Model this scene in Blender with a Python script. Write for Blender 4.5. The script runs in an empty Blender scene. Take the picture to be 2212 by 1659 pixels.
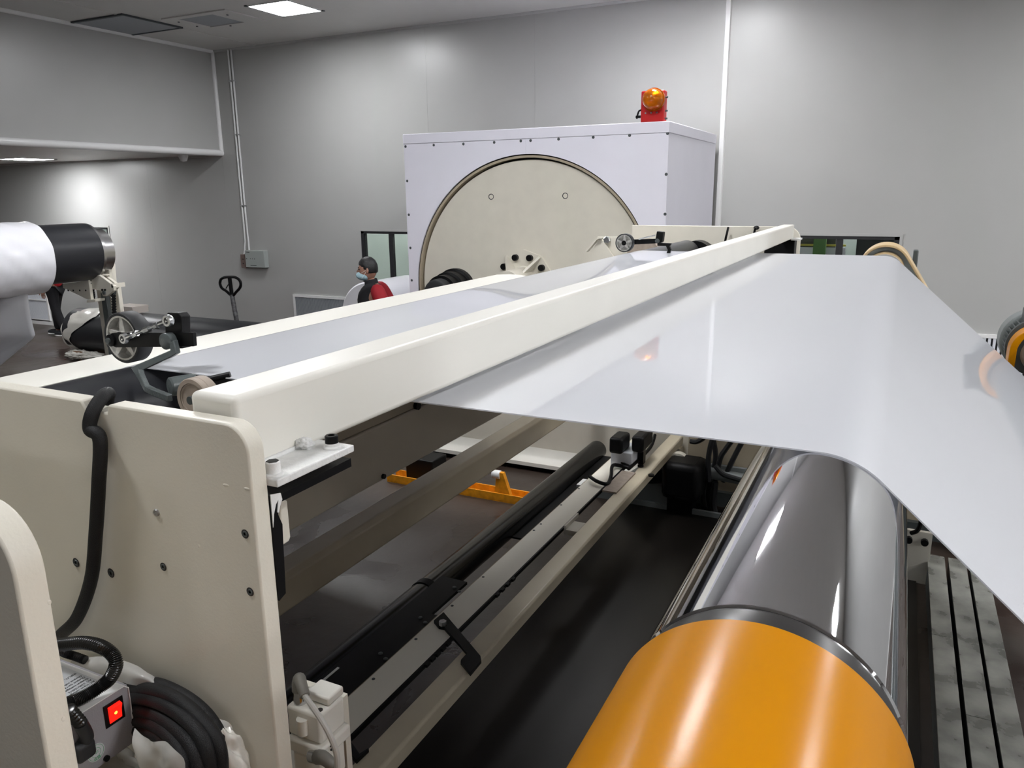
import bpy, bmesh, math, random
from mathutils import Vector, Matrix, noise
random.seed(4)
S = bpy.context.scene
COL = S.collection
PI = math.pi
# ------------------------------------------------------------------ camera
# world: X = along the web path (to the right), Y = along the rollers (away), Z up, floor at 0
FPX, PITCH, YAW, ROLL = 1675.3, 0.24026, 0.46034, -0.010266
CAMLOC = Vector((0, 0, 2.45))
def _c2w():
    cp, sp, cy, sy, cr, sr = (f(a) for a in (PITCH, YAW, ROLL) for f in (math.cos, math.sin))
    M = Matrix(((1, 0, 0), (0, -sp, -cp), (0, cp, -sp)))
    R = Matrix(((cr, -sr, 0), (sr, cr, 0), (0, 0, 1)))
    L = Matrix(((cy, -sy, 0), (sy, cy, 0), (0, 0, 1)))
    return L @ M.transposed() @ R.transposed()
C2W = _c2w()
def P(x, y, ax, val):
    """survey helper: the point of the plane (axis ax = val) that was measured at x, y of the 2212x1659 photograph"""
    d = C2W @ Vector(((x - 1106) / FPX, (y - 829.5) / FPX, 1))
    return CAMLOC + d * ((val - CAMLOC[ax]) / d[ax])
cam = bpy.data.objects.new('camera', bpy.data.cameras.new('camera'))
COL.objects.link(cam)
r, u, b = C2W.col[0], -C2W.col[1], -C2W.col[2]
cam.matrix_world = Matrix(((r[0], u[0], b[0], 0), (r[1], u[1], b[1], 0), (r[2], u[2], b[2], CAMLOC.z), (0, 0, 0, 1)))
cam.data.sensor_width = 36; cam.data.sensor_fit = 'HORIZONTAL'
cam.data.lens = FPX / 2212 * 36
cam.data.clip_start = 0.02; cam.data.clip_end = 100
S.camera = cam
# ------------------------------------------------------------------ world, exposure
W = bpy.data.worlds.new('world'); S.world = W; W.use_nodes = True
W.node_tree.nodes['Background'].inputs[0].default_value = (0.75, 0.8, 0.85, 1)
W.node_tree.nodes['Background'].inputs[1].default_value = 0.15
S.view_settings.view_transform = 'Standard'; S.view_settings.look = 'None'
S.view_settings.gamma = 1; S.view_settings.use_curve_mapping = False
S.view_settings.exposure = 0.85
LED_POWER = 42.0          # radiance of the ceiling panels

# ------------------------------------------------------------------ materials
def mat(name, col, rough=0.5, metal=0.0, spec=0.5, coat=0.0, var=0.0, vscale=4.0, bump=0.0, bscale=200.0, alpha=1.0,
        emit=None, estr=0.0, trans=0.0, col2=None, rvar=0.0, ior=1.45, detail=3.0):
    m = bpy.data.materials.new(name); m.use_nodes = True
    nt = m.node_tree; bs = nt.nodes['Principled BSDF']
    I = bs.inputs
    I['Base Color'].default_value = (*col, 1); I['Roughness'].default_value = rough; I['Metallic'].default_value = metal
    I['Specular IOR Level'].default_value = spec; I['Coat Weight'].default_value = coat; I['Alpha'].default_value = alpha
    I['Coat Roughness'].default_value = 0.08
    I['Transmission Weight'].default_value = trans; I['IOR'].default_value = ior
    if emit: I['Emission Color'].default_value = (*emit, 1); I['Emission Strength'].default_value = estr
    if var or bump or col2 or rvar:
        tc = nt.nodes.new('ShaderNodeTexCoord')
    if var or col2 or rvar:
        n = nt.nodes.new('ShaderNodeTexNoise'); n.inputs['Scale'].default_value = vscale; n.inputs['Detail'].default_value = detail
        nt.links.new(tc.outputs['Object'], n.inputs['Vector'])
    if var or col2:
        rp = nt.nodes.new('ShaderNodeValToRGB')
        a = tuple(c * (1 - var) for c in col); bb = col2 or tuple(min(1, c * (1 + var)) for c in col)
        rp.color_ramp.elements[0].position = 0.35; rp.color_ramp.elements[1].position = 0.65
        rp.color_ramp.elements[0].color = (*a, 1); rp.color_ramp.elements[1].color = (*bb, 1)
        nt.links.new(n.outputs['Fac'], rp.inputs['Fac']); nt.links.new(rp.outputs['Color'], I['Base Color'])
    if rvar:
        mr = nt.nodes.new('ShaderNodeMapRange'); mr.inputs['To Min'].default_value = max(0, rough - rvar); mr.inputs['To Max'].default_value = rough + rvar
        mr.inputs['From Min'].default_value = 0.3; mr.inputs['From Max'].default_value = 0.7
        nt.links.new(n.outputs['Fac'], mr.inputs['Value']); nt.links.new(mr.outputs['Result'], I['Roughness'])
    if bump:
        n2 = nt.nodes.new('ShaderNodeTexNoise'); n2.inputs['Scale'].default_value = bscale; n2.inputs['Detail'].default_value = 2
        bp = nt.nodes.new('ShaderNodeBump'); bp.inputs['Strength'].default_value = bump; bp.inputs['Distance'].default_value = 0.002
        nt.links.new(tc.outputs['Object'], n2.inputs['Vector']); nt.links.new(n2.outputs['Fac'], bp.inputs['Height'])
        nt.links.new(bp.outputs['Normal'], I['Normal'])
    return m
M = {}
M['cream'] = mat('cream_paint', (0.69, 0.655, 0.57), 0.36, var=0.025, vscale=6, bump=0.10, bscale=260)
M['cream_smooth'] = mat('cream_gloss_paint', (0.76, 0.74, 0.68), 0.38, var=0.015, vscale=5, bump=0.02, bscale=60)
M['cream_satin'] = mat('cream_satin_paint', (0.70, 0.68, 0.62), 0.5, spec=0.3)
M['cream_light'] = mat('cream_paint_lightened', (0.84, 0.80, 0.70), 0.4)  # lightened cream; on the rear panel it stands for the lit end
M['cream_mid'] = mat('cream_paint_half_shaded', (0.56, 0.50, 0.40), 0.3, var=0.03, vscale=3)  # rear panel cream with the shade under the web put in
M['cream_dim'] = mat('cream_paint_shaded', (0.42, 0.36, 0.27), 0.25, var=0.04, vscale=3)  # cream with shade put into the colour, for parts out of the light
M['gold'] = mat('sand_paint', (0.60, 0.53, 0.40), 0.35, var=0.04, vscale=4)
M['touchup'] = mat('white_touch_up_paint', (0.74, 0.74, 0.73), 0.4, var=0.05, vscale=60, bump=0.5, bscale=150)
M['lilac'] = mat('lilac_white_panel', (0.82, 0.81, 0.90), 0.42, var=0.01, vscale=3)
M['wall'] = mat('wall_panel_coating', (0.43, 0.43, 0.42), 0.33, spec=0.55, var=0.01, vscale=2, bump=0.03, bscale=90)
M['ceil'] = mat('ceiling_panel_coating', (0.62, 0.61, 0.59), 0.4, var=0.01)
M['trim'] = mat('white_aluminium_trim', (0.80, 0.80, 0.80), 0.25)
M['film'] = mat('white_plastic_web', (0.84, 0.85, 0.89), 0.015, spec=0.6, ior=1.5)
M['film_roll'] = mat('white_plastic_wrap', (0.78, 0.78, 0.82), 0.22, bump=0.25, bscale=14)
M['chrome'] = mat('chrome_roller', (0.68, 0.68, 0.70), 0.03, metal=1.0)
M['steel'] = mat('bright_steel', (0.55, 0.55, 0.55), 0.22, metal=1.0)
M['zinc'] = mat('zinc_plated_steel', (0.60, 0.61, 0.62), 0.28, metal=1.0, var=0.1, vscale=90)
M['castalu'] = mat('cast_aluminium', (0.56, 0.55, 0.52), 0.45, metal=0.35, var=0.15, vscale=70)
M['black'] = mat('black_paint', (0.006, 0.006, 0.0065), 0.4, spec=0.2)
M['blackgloss'] = mat('black_gloss_tube', (0.004, 0.004, 0.0045), 0.2, spec=0.35)
M['rubber'] = mat('black_rubber', (0.020, 0.021, 0.023), 0.55)
M['roller_black'] = mat('black_rubber_roller', (0.017, 0.018, 0.022), 0.38)
M['darkband'] = mat('dark_grey_roller_shoulder', (0.045, 0.042, 0.042), 0.3, metal=0.3)
M['orange'] = mat('orange_enamel', (0.60, 0.232, 0.002), 0.22, spec=0.2, var=0.02, vscale=4, bump=0.03, bscale=180)
M['yellow'] = mat('orange_yellow_paint', (0.75, 0.30, 0.01), 0.4, var=0.15, vscale=20)
M['tan'] = mat('tan_paint', (0.60, 0.44, 0.24), 0.4, var=0.06, vscale=10)
M['greymetal'] = mat('grey_green_hammer_paint', (0.10, 0.115, 0.115), 0.28, bump=0.5, bscale=120)
M['motor'] = mat('dark_grey_motor_paint', (0.07, 0.08, 0.08), 0.35)
M['motorgrey'] = mat('grey_motor_cover', (0.20, 0.22, 0.22), 0.35)
M['cardboard'] = mat('brown_fibre_ring', (0.36, 0.30, 0.25), 0.6, var=0.08, vscale=30)
M['white'] = mat('white_plastic', (0.78, 0.78, 0.78), 0.35)
M['psu'] = mat('grey_powder_coat', (0.30, 0.29, 0.31), 0.45, bump=0.2, bscale=500)
M['label'] = mat('grey_label', (0.52, 0.54, 0.56), 0.4)
M['ink'] = mat('black_ink', (0.02, 0.02, 0.02), 0.6)
M['redink'] = mat('red_ink', (0.5, 0.03, 0.04), 0.6)
M['greenink'] = mat('green_ink', (0.05, 0.30, 0.12), 0.6)
M['switchred'] = mat('lit_red_switch', (0.7, 0.01, 0.005), 0.25, emit=(1.0, 0.02, 0.01), estr=0.45)
M['switchglow'] = mat('lit_switch_neon', (0.9, 0.2, 0.02), 0.3, emit=(1.0, 0.25, 0.03), estr=2.5)
M['braid'] = mat('black_braided_sleeve', (0.011, 0.011, 0.012), 0.5, spec=0.3, bump=0.45, bscale=900)
M['conduit'] = mat('black_corrugated_conduit', (0.010, 0.010, 0.010), 0.22)
M['plastic'] = mat('cloudy_plastic_sheet', (0.72, 0.71, 0.68), 0.18, trans=0.0, alpha=0.55, bump=0.6, bscale=25)
M['plasticbag'] = mat('white_plastic_bag', (0.66, 0.64, 0.59), 0.25, bump=0.8, bscale=28)
M['red'] = mat('red_paint', (0.50, 0.012, 0.014), 0.35)
M['amber'] = mat('amber_lens', (0.85, 0.22, 0.005), 0.08, trans=0.55, ior=1.35)
M['glass'] = mat('window_glass', (0.75, 0.80, 0.78), 0.02, trans=1.0, ior=1.2)
M['beyond'] = mat('grey_green_partition', (0.36, 0.40, 0.37), 0.5, var=0.06, vscale=1.2)
M['beyond_dark'] = mat('dark_equipment', (0.06, 0.07, 0.075), 0.5)
M['green'] = mat('green_equipment', (0.12, 0.28, 0.08), 0.5)
M['yellowline'] = mat('yellow_rail', (0.65, 0.55, 0.10), 0.5)
M['grey'] = mat('light_grey_box', (0.36, 0.39, 0.375), 0.4)
M['brownbox'] = mat('brown_socket_plate', (0.17, 0.12, 0.105), 0.4)
M['grille'] = mat('grey_louvre', (0.30, 0.32, 0.35), 0.4)
M['grille_white'] = mat('white_louvre', (0.68, 0.70, 0.75), 0.4)
M['darkvoid'] = mat('dark_duct', (0.02, 0.02, 0.022), 0.7)
M['skin'] = mat('skin', (0.36, 0.19, 0.135), 0.5)
M['hair'] = mat('black_hair', (0.008, 0.008, 0.009), 0.45, bump=1.0, bscale=120)
M['mask'] = mat('pale_blue_mask', (0.42, 0.62, 0.70), 0.7)
M['cloth_black'] = mat('black_cloth', (0.011, 0.011, 0.014), 0.8, bump=0.3, bscale=60)
M['cloth_red'] = mat('red_cloth', (0.30, 0.008, 0.016), 0.75, bump=0.3, bscale=60)
M['cloth_brightred'] = mat('bright_red_cloth', (0.55, 0.01, 0.02), 0.75)
M['shoe'] = mat('dark_shoe', (0.016, 0.018, 0.022), 0.5)
M['overlay'] = mat('black_floor_overlay', (0.010, 0.008, 0.007), 0.3)
M['wood'] = mat('brown_wood', (0.20, 0.10, 0.05), 0.6, var=0.2, vscale=20)
M['carton'] = mat('pale_carton', (0.60, 0.54, 0.49), 0.6)
M['galv'] = mat('worn_galvanised_plate', (0.20, 0.20, 0.18), 0.33, metal=0.25, col2=(0.40, 0.40, 0.36), vscale=7, rvar=0.12, detail=6)
M['connector'] = mat('grey_connector', (0.20, 0.19, 0.17), 0.45)
M['cablewhite'] = mat('pale_grey_cable', (0.58, 0.57, 0.54), 0.4)
M['jackwrap'] = mat('wrapped_grey_shaft', (0.10, 0.10, 0.105), 0.3, var=0.5, vscale=25)
def translucent(m, fac):
    nt = m.node_tree; bs = nt.nodes['Principled BSDF']; out = nt.nodes['Material Output']
    t = nt.nodes.new('ShaderNodeBsdfTranslucent'); t.inputs['Color'].default_value = bs.inputs['Base Color'].default_value
    mx = nt.nodes.new('ShaderNodeMixShader'); mx.inputs[0].default_value = fac
    nt.links.new(bs.outputs[0], mx.inputs[1]); nt.links.new(t.outputs[0], mx.inputs[2]); nt.links.new(mx.outputs[0], out.inputs[0])
translucent(M['film'], 0.22)       # translucency added to an opaque web to brighten the parts below
def floor_mat():
    m = bpy.data.materials.new('brown_epoxy_floor'); m.use_nodes = True; nt = m.node_tree; bs = nt.nodes['Principled BSDF']
    tc = nt.nodes.new('ShaderNodeTexCoord')
    n1 = nt.nodes.new('ShaderNodeTexNoise'); n1.inputs['Scale'].default_value = 1.3; n1.inputs['Detail'].default_value = 6; n1.inputs['Distortion'].default_value = 0.6
    rp = nt.nodes.new('ShaderNodeValToRGB'); e = rp.color_ramp.elements
    e[0].position = 0.36; e[0].color = (0.036, 0.022, 0.017, 1); e[1].position = 0.62; e[1].color = (0.050, 0.037, 0.029, 1)
    n2 = nt.nodes.new('ShaderNodeTexNoise'); n2.inputs['Scale'].default_value = 9; n2.inputs['Detail'].default_value = 8
    mr = nt.nodes.new('ShaderNodeMapRange'); mr.inputs['To Min'].default_value = 0.20; mr.inputs['To Max'].default_value = 0.45
    mr.inputs['From Min'].default_value = 0.35; mr.inputs['From Max'].default_value = 0.65
    bp = nt.nodes.new('ShaderNodeBump'); bp.inputs['Strength'].default_value = 0.25; bp.inputs['Distance'].default_value = 0.01
    for n in (n1, n2): nt.links.new(tc.outputs['Object'], n.inputs['Vector'])
    nt.links.new(n1.outputs['Fac'], rp.inputs['Fac']); nt.links.new(rp.outputs['Color'], bs.inputs['Base Color'])
    nt.links.new(n1.outputs['Fac'], mr.inputs['Value']); nt.links.new(mr.outputs['Result'], bs.inputs['Roughness'])
    nt.links.new(n2.outputs['Fac'], bp.inputs['Height']); nt.links.new(bp.outputs['Normal'], bs.inputs['Normal'])
    return m
M['floor'] = floor_mat()
M['led'] = mat('led_diffuser', (0.9, 0.9, 0.9), 0.5, emit=(0.975, 0.985, 1.0), estr=LED_POWER)

# ------------------------------------------------------------------ mesh helpers
class MB:
    def __init__(s): s.bm = bmesh.new()
    def face(s, pts):
        vs = [s.bm.verts.new(Vector(p)) for p in pts]
        return s.bm.faces.new(vs)
    def box(s, x0, x1, y0, y1, z0, z1):
        v = [s.bm.verts.new((x, y, z)) for x in (x0, x1) for y in (y0, y1) for z in (z0, z1)]
        for q in ((0, 1, 3, 2), (4, 6, 7, 5), (0, 4, 5, 1), (2, 3, 7, 6), (0, 2, 6, 4), (1, 5, 7, 3)):
            s.bm.faces.new([v[i] for i in q])
        return s
    def cube(s, c, sx, sy, sz): return s.box(c[0]-sx/2, c[0]+sx/2, c[1]-sy/2, c[1]+sy/2, c[2]-sz/2, c[2]+sz/2)
    def prism(s, poly, axis, a0, a1):
        def pt(p, a):
            return {'x': (a, p[0], p[1]), 'y': (p[0], a, p[1]), 'z': (p[0], p[1], a)}[axis]
        A = [s.bm.verts.new(pt(p, a0)) for p in poly]; B = [s.bm.verts.new(pt(p, a1)) for p in poly]
        s.bm.faces.new(A); s.bm.faces.new(B[::-1])
        n = len(poly)
        for i in range(n): s.bm.faces.new((A[i], B[i], B[(i+1) % n], A[(i+1) % n]))
        return s
    def rings(s, R, close=False, cap=True):
        V = [[s.bm.verts.new(Vector(p)) for p in ring] for ring in R]
        n = len(V[0]); m = len(V)
        for i in range(m if close else m-1):
            a, b2 = V[i], V[(i+1) % m]
            for j in range(n): s.bm.faces.new((a[j], a[(j+1) % n], b2[(j+1) % n], b2[j]))
        if cap and not close: s.bm.faces.new(V[0][::-1]); s.bm.faces.new(V[-1])
        return s
    def lathe(s, prof, o, d, seg=32, cap=True, close=False):
        """prof = [(distance along d, radius)]"""
        d = Vector(d).normalized(); o = Vector(o)
        a = d.orthogonal().normalized(); c = d.cross(a)
        R = [[o + d*t + (a*math.cos(2*PI*k/seg) + c*math.sin(2*PI*k/seg))*max(rr, 1e-5) for k in range(seg)] for t, rr in prof]
        return s.rings(R, close, cap)
    def cyl(s, p0, p1, r0, r1=None, seg=24, cap=True):
        p0, p1 = Vector(p0), Vector(p1)
        return s.lathe([(0, r0), ((p1-p0).length, r0 if r1 is None else r1)], p0, p1-p0, seg, cap)
    def tube(s, pts, r, seg=10, smooth=True, step=6, cap=True):
        pts = [Vector(p) for p in pts]
        if smooth and len(pts) > 2: pts = spline(pts, step)
        rr = r if callable(r) else (lambda t: r)
        R = []; up = None
        for i, p in enumerate(pts):
            t = (pts[min(i+1, len(pts)-1)] - pts[max(i-1, 0)]).normalized()
            if up is None: up = t.orthogonal().normalized()
            up = (up - t*up.dot(t)).normalized(); sd = t.cross(up)
            q = rr(i/(len(pts)-1))
            R.append([p + (up*math.cos(2*PI*k/seg) + sd*math.sin(2*PI*k/seg))*q for k in range(seg)])
        return s.rings(R, False, cap)
    def ribbon(s, pts, w, h, updir):
        """rectangular bar swept through pts; updir = direction of thickness w"""
        pts = [Vector(p) for p in pts]; U = Vector(updir).normalized(); R = []
        for i, p in enumerate(pts):
            d0 = (p - pts[i-1]).normalized() if i else None
            d1 = (pts[i+1] - p).normalized() if i < len(pts)-1 else None
            t = ((d0 or d1) + (d1 or d0)).normalized()
            n = t.cross(U).normalized()
            k = 1/max(0.5, t.dot(d1 or d0))
            R.append([p + U*w/2 + n*h/2*k, p - U*w/2 + n*h/2*k, p - U*w/2 - n*h/2*k, p + U*w/2 - n*h/2*k])
        return s.rings(R)
    def ball(s, c, rx, ry=None, rz=None, seg=20, rings=12, fn=None):
        ry = ry or rx; rz = rz or rx; c = Vector(c); R = []
        for i in range(rings+1):
            th = PI*i/rings
            ring = []
            for k in range(seg):
                ph = 2*PI*k/seg
                q = Vector((math.sin(th)*math.cos(ph), math.sin(th)*math.sin(ph), math.cos(th)))
                if i in (0, rings): q = Vector((1e-4*math.cos(ph), 1e-4*math.sin(ph), q.z))
                p = Vector((q.x*rx, q.y*ry, q.z*rz))
                if fn: p = fn(p, q)
                ring.append(c + p)
            R.append(ring)
        return s.rings(R)
def spline(pts, step=6):
    out = []
    for i in range(len(pts)-1):
        p0, p1, p2, p3 = pts[max(i-1, 0)], pts[i], pts[i+1], pts[min(i+2, len(pts)-1)]
        for k in range(step):
            t = k/step
            out.append(0.5*((2*p1) + (p2-p0)*t + (2*p0-5*p1+4*p2-p3)*t*t + (3*p1-p0-3*p2+p3)*t**3))
    out.append(pts[-1]); return out
def arc(cx, cy, r, a0, a1, n=10):
    return [(cx + r*math.cos(math.radians(a0+(a1-a0)*i/n)), cy + r*math.sin(math.radians(a0+(a1-a0)*i/n))) for i in range(n+1)]
ORG = {}
def obj(name, mb, m, parent=None, bevel=0.0, smooth=True, seg=2, angle=35, label=None, kind=None, weld=False):
    bm = mb.bm if isinstance(mb, MB) else mb
    if weld: bmesh.ops.remove_doubles(bm, verts=bm.verts, dist=1e-5)
    bmesh.ops.recalc_face_normals(bm, faces=bm.faces)
    if parent is not None: o0 = ORG[parent]
    else:
        xs = [v.co.x for v in bm.verts]; ys = [v.co.y for v in bm.verts]; zs = [v.co.z for v in bm.verts]
        o0 = Vector(((min(xs)+max(xs))/2, (min(ys)+max(ys))/2, min(zs)))
    bmesh.ops.translate(bm, verts=bm.verts, vec=-o0)
    me = bpy.data.meshes.new(name); bm.to_mesh(me); bm.free()
    me.materials.append(M[m] if isinstance(m, str) else m)
    if smooth:
        me.shade_smooth(); me.set_sharp_from_angle(angle=math.radians(angle))
    o = bpy.data.objects.new(name, me); COL.objects.link(o)
    if parent is None: o.location = o0
    else: o.parent = parent
    ORG[o] = o0
    if bevel:
        bv = o.modifiers.new('bevel', 'BEVEL'); bv.width = bevel; bv.segments = seg; bv.limit_method = 'ANGLE'; bv.angle_limit = math.radians(40)
    if label: o['label'] = label
    if kind: o['kind'] = kind
    return o
def thing(name, label, cat, loc, group=None):
    o = bpy.data.objects.new(name, None); COL.objects.link(o); o.location = loc; o.empty_display_size = 0.1
    ORG[o] = Vector(loc); tag(o, label, cat, group); return o
def tag(o, label, cat, group=None):
    o['label'] = label; o['category'] = cat
    if group: o['group'] = group
    return o
def struct(name, mb, m, **k):
    o = obj(name, mb, m, **k); o['kind'] = 'structure'; return o
def rep(src, off, parent):
    """a part copied to another place of the same thing, sharing its mesh"""
    c = src.copy(); COL.objects.link(c); c.location = src.location + Vector(off); c.parent = parent; ORG[c] = ORG[src]; return c
def boxes(name, m, parent, b, **k): return obj(name, MB().box(*b), m, parent, **k)
def bolt(mb, p, d, r=0.008, h=0.006, seg=6): mb.cyl(p, Vector(p)+Vector(d)*h, r, seg=seg)

# ================================================================== SETTING
ZC, YW = 4.685, 9.67
ZL = 3.11        # lower ceiling under the bulkhead
struct('floor', MB().box(-18, 13, -12, YW+3, -0.1, 0), 'floor', smooth=False)
struct('ceiling', MB().box(-10, 13, -12, YW, ZC, ZC+0.1), 'ceil', smooth=False)
struct('ceiling_low', MB().box(-18, -10.02, -12, YW, ZL, ZL+0.1), 'ceil', smooth=False)
struct('wall_right', MB().box(13, 13.1, -12, YW, 0, ZC), 'wall', smooth=False)
struct('wall_front', MB().box(-18, 13, -12.1, -12, 0, ZC), 'wall', smooth=False)
struct('wall_left', MB().box(-18.1, -18, -12, YW, 0, ZL), 'wall', smooth=False)
struct('wall_bulkhead', MB().box(-10.06, -10.0, -12, YW, ZL-0.02, ZC), 'wall', smooth=False)
# back wall: sandwich panels with recessed joints, window openings cut out
WIN = [(-14.16, -12.98, 0.92, 1.93), (-7.31, -5.2, 0.95, 1.93), (-1.85, -0.01, 0.98, 1.95)]
wb = struct('wall_back', MB().box(-18, -14.2, YW+0.03, YW+0.1, 0, ZC), 'wall', smooth=False)
def wall_piece(x0, x1):
    mb = MB(); xs = [(x0+0.0008, x1-0.0008)]
    cuts = [w for w in WIN if w[1] > x0 and w[0] < x1]
    if not cuts: mb.box(x0+0.0008, x1-0.0008, YW, YW+0.06, 0, ZC)
    else:
        w = cuts[0]; a, c = max(w[0], x0+0.0008), min(w[1], x1-0.0008)
        mb.box(a, c, YW, YW+0.06, 0, w[2]); mb.box(a, c, YW, YW+0.06, w[3], ZC)
        if a > x0+0.003: mb.box(x0+0.0008, a, YW, YW+0.06, 0, ZC)
        if c < x1-0.003: mb.box(c, x1-0.0008, YW, YW+0.06, 0, ZC)
    return obj('wall_panel', mb, 'wall', wb, smooth=False)
SEAMS = [-18, -16.4, -14.6, -11.8, -10.0, -6.06, -4.42, -2.0, 5.4, 13]
for a, c in zip(SEAMS, SEAMS[1:]): wall_piece(a, c)
# trims and covings
def coving(name, p0, p1, rr, m='trim'): return struct(name, MB().cyl(p0, p1, rr, seg=16), m)
coving('trim_1', (-9.985, -12, ZC-0.01), (-9.985, YW, ZC-0.01), 0.035)
coving('trim_2', (-10.0, -12, ZL+0.03), (-10.0, YW, ZL+0.03), 0.05)
coving('trim_3', (-9.99, YW-0.01, ZL), (-9.99, YW-0.01, ZC), 0.035)
coving('trim_4', (-10, YW-0.0, ZC), (13, YW-0.0, ZC), 0.03, 'wall')
coving('trim_5', (-18, YW-0.0, ZL), (-10, YW-0.0, ZL), 0.03, 'wall')
struct('trim_6', MB().prism([(-2.035, YW), (-1.965, YW), (-1.975, YW-0.03), (-2.025, YW-0.03)], 'z', 0, ZC), 'trim')
# ceiling seam strip running from the corner
struct('trim_7', MB().box(-9.1, -9.06, -12, YW, ZC-0.006, ZC), 'ceil', smooth=False)
struct('baseboard_back', MB().box(-18, 13, YW-0.03, YW, 0, 0.09), 'trim', smooth=False)
# windows: black rubber frame + glass + room beyond
def window(n, w, mull):
    x0, x1, z0, z1 = w
    f = MB(); t = 0.05
    f.box(x0, x1, YW-0.004, YW+0.08, z1-0.035, z1); f.box(x0, x1, YW-0.004, YW+0.08, z0, z0+t)
    f.box(x0, x0+t, YW-0.004, YW+0.08, z0, z1); f.box(x1-t, x1, YW-0.004, YW+0.08, z0, z1)
    o = struct('window_%d' % n, f, 'rubber', smooth=False)
    t2 = MB(); e = 0.03
    t2.box(x0-e, x1+e, YW-0.012, YW-0.001, z1, z1+e); t2.box(x0-e, x1+e, YW-0.012, YW-0.001, z0-e, z0)
    t2.box(x0-e, x0, YW-0.012, YW-0.001, z0, z1); t2.box(x1, x1+e, YW-0.012, YW-0.001, z0, z1)
    obj('window_trim', t2, 'wall', o, smooth=False)
    obj('pane', MB().box(x0+t, x1-t, YW+0.03, YW+0.036, z0+t, z1-0.035), 'glass', o, smooth=False)
    for mx in mull: obj('mullion', MB().box(mx-0.035, mx+0.035, YW+0.005, YW+0.06, z0+t, z1-0.035), 'rubber', o, smooth=False)
    return o
window(1, WIN[0], []); window(2, WIN[1], [-6.78]); window(3, WIN[2], [-0.62])
# rooms seen through the panes
struct('wall_beyond', MB().box(-18, 13, YW+2.6, YW+2.7, 0, 3.0), 'beyond', smooth=False)
struct('ceiling_beyond', MB().box(-18, 13, YW+0.1, YW+2.7, 2.9, 3.0), 'ceil', smooth=False)
def tagged(name, mb, m, label, cat, **k): return tag(obj(name, mb, m, **k), label, cat, k.get('group'))
t = thing('corridor_shelf', 'dark shelving with a yellow rail seen through the right hand window', 'shelf', (-0.8, YW+1.2, 0))
boxes('shelf_panel', 'beyond_dark', t, (-2.3, -0.75, YW+1.3, YW+1.9, 0, 2.4)); boxes('shelf_panel', 'beyond_dark', t, (-0.5, 0.6, YW+1.3, YW+1.9, 0, 2.4))
rz = P(1840, 531, 1, YW+1.2).z; boxes('rail', 'yellowline', t, (-2.6, -0.62, YW+1.2, YW+1.24, rz-0.012, rz+0.012)); boxes('plate', 'lilac', t, (-2.6, -0.62, YW+1.2, YW+1.25, 0.0, rz-0.03))
boxes('post', 'green', t, (-1.0, -0.85, YW+1.1, YW+1.18, 0, 2.3))
tagged('door_leaf', MB().box(-14.3, -13.9, YW+1.2, YW+1.26, 0, 2.1).box(-13.4, -13.3, YW+1.2, YW+1.3, 1.2, 2.2), 'beyond_dark', 'dark door leaf in the room behind the left hand window', 'door')

# ceiling lights
def led_panel(x, y, z, label, s=0.6):
    t = thing('ceiling_light', label, 'ceiling light', (x, y, z), 'square led panels in the ceiling')
    h = s/2; f = MB(); e = 0.012
    f.box(x-h-e, x+h+e, y-h-e, y-h, z-0.012, z); f.box(x-h-e, x+h+e, y+h, y+h+e, z-0.012, z)
    f.box(x-h-e, x-h, y-h, y+h, z-0.012, z); f.box(x+h, x+h+e, y-h, y+h, z-0.012, z)
    obj('frame', f, 'white', t, smooth=False)
    obj('diffuser', MB().box(x-h, x+h, y-h, y+h, z-0.008, z), 'led', t, smooth=False)
    for sx in (-1, 1):
        for sy in (-1, 1): obj('clip', MB().cube((x+sx*(h+.02), y+sy*(h+.02), z-0.006), 0.035, 0.035, 0.012), 'beyond_dark', t, smooth=False)
led_panel(-7.02, 8.02, ZC, 'bright square led panel in the main ceiling near the corner')
for x, y in ((-2.0, 7.9), (3.0, 8.0), (8.0, 8.0), (-4.8, 4.2), (-2.0, 4.6), (-2.0, 0.15), (2.6, 4.8), (8.0, 4.7), (5.4, 4.7), (2.8, 1.2), (5.4, 1.2), (8.0, 1.2), (5.4, -2.4), (8.0, -2.4), (8.0, -6.0), (5.4, -6.0), (3.0, -6.0), (10.6, -2.4), (10.6, 1.2)):  # few inferred from reflections, others added to brighten faces and the parts below
    led_panel(x, y, ZC, 'unseen square led panel placed to light the hall', 0.5 if y == 0.15 else 0.6)
led_panel(-13.4, 8.6, ZL, 'bright led panel in the low ceiling under the bulkhead')
led_panel(-13.4, 4.6, ZL, 'unseen square led panel placed to light the hall')
for x in (-17.0, -14.6, -12.4, -10.2, -8.4, -6.6, -4.4, -2.4, -0.6): led_panel(x, YW+1.5, 2.9, 'small led panel added to brighten the room behind the panes', 0.42)  # panels added so the room behind the panes is not black
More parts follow.
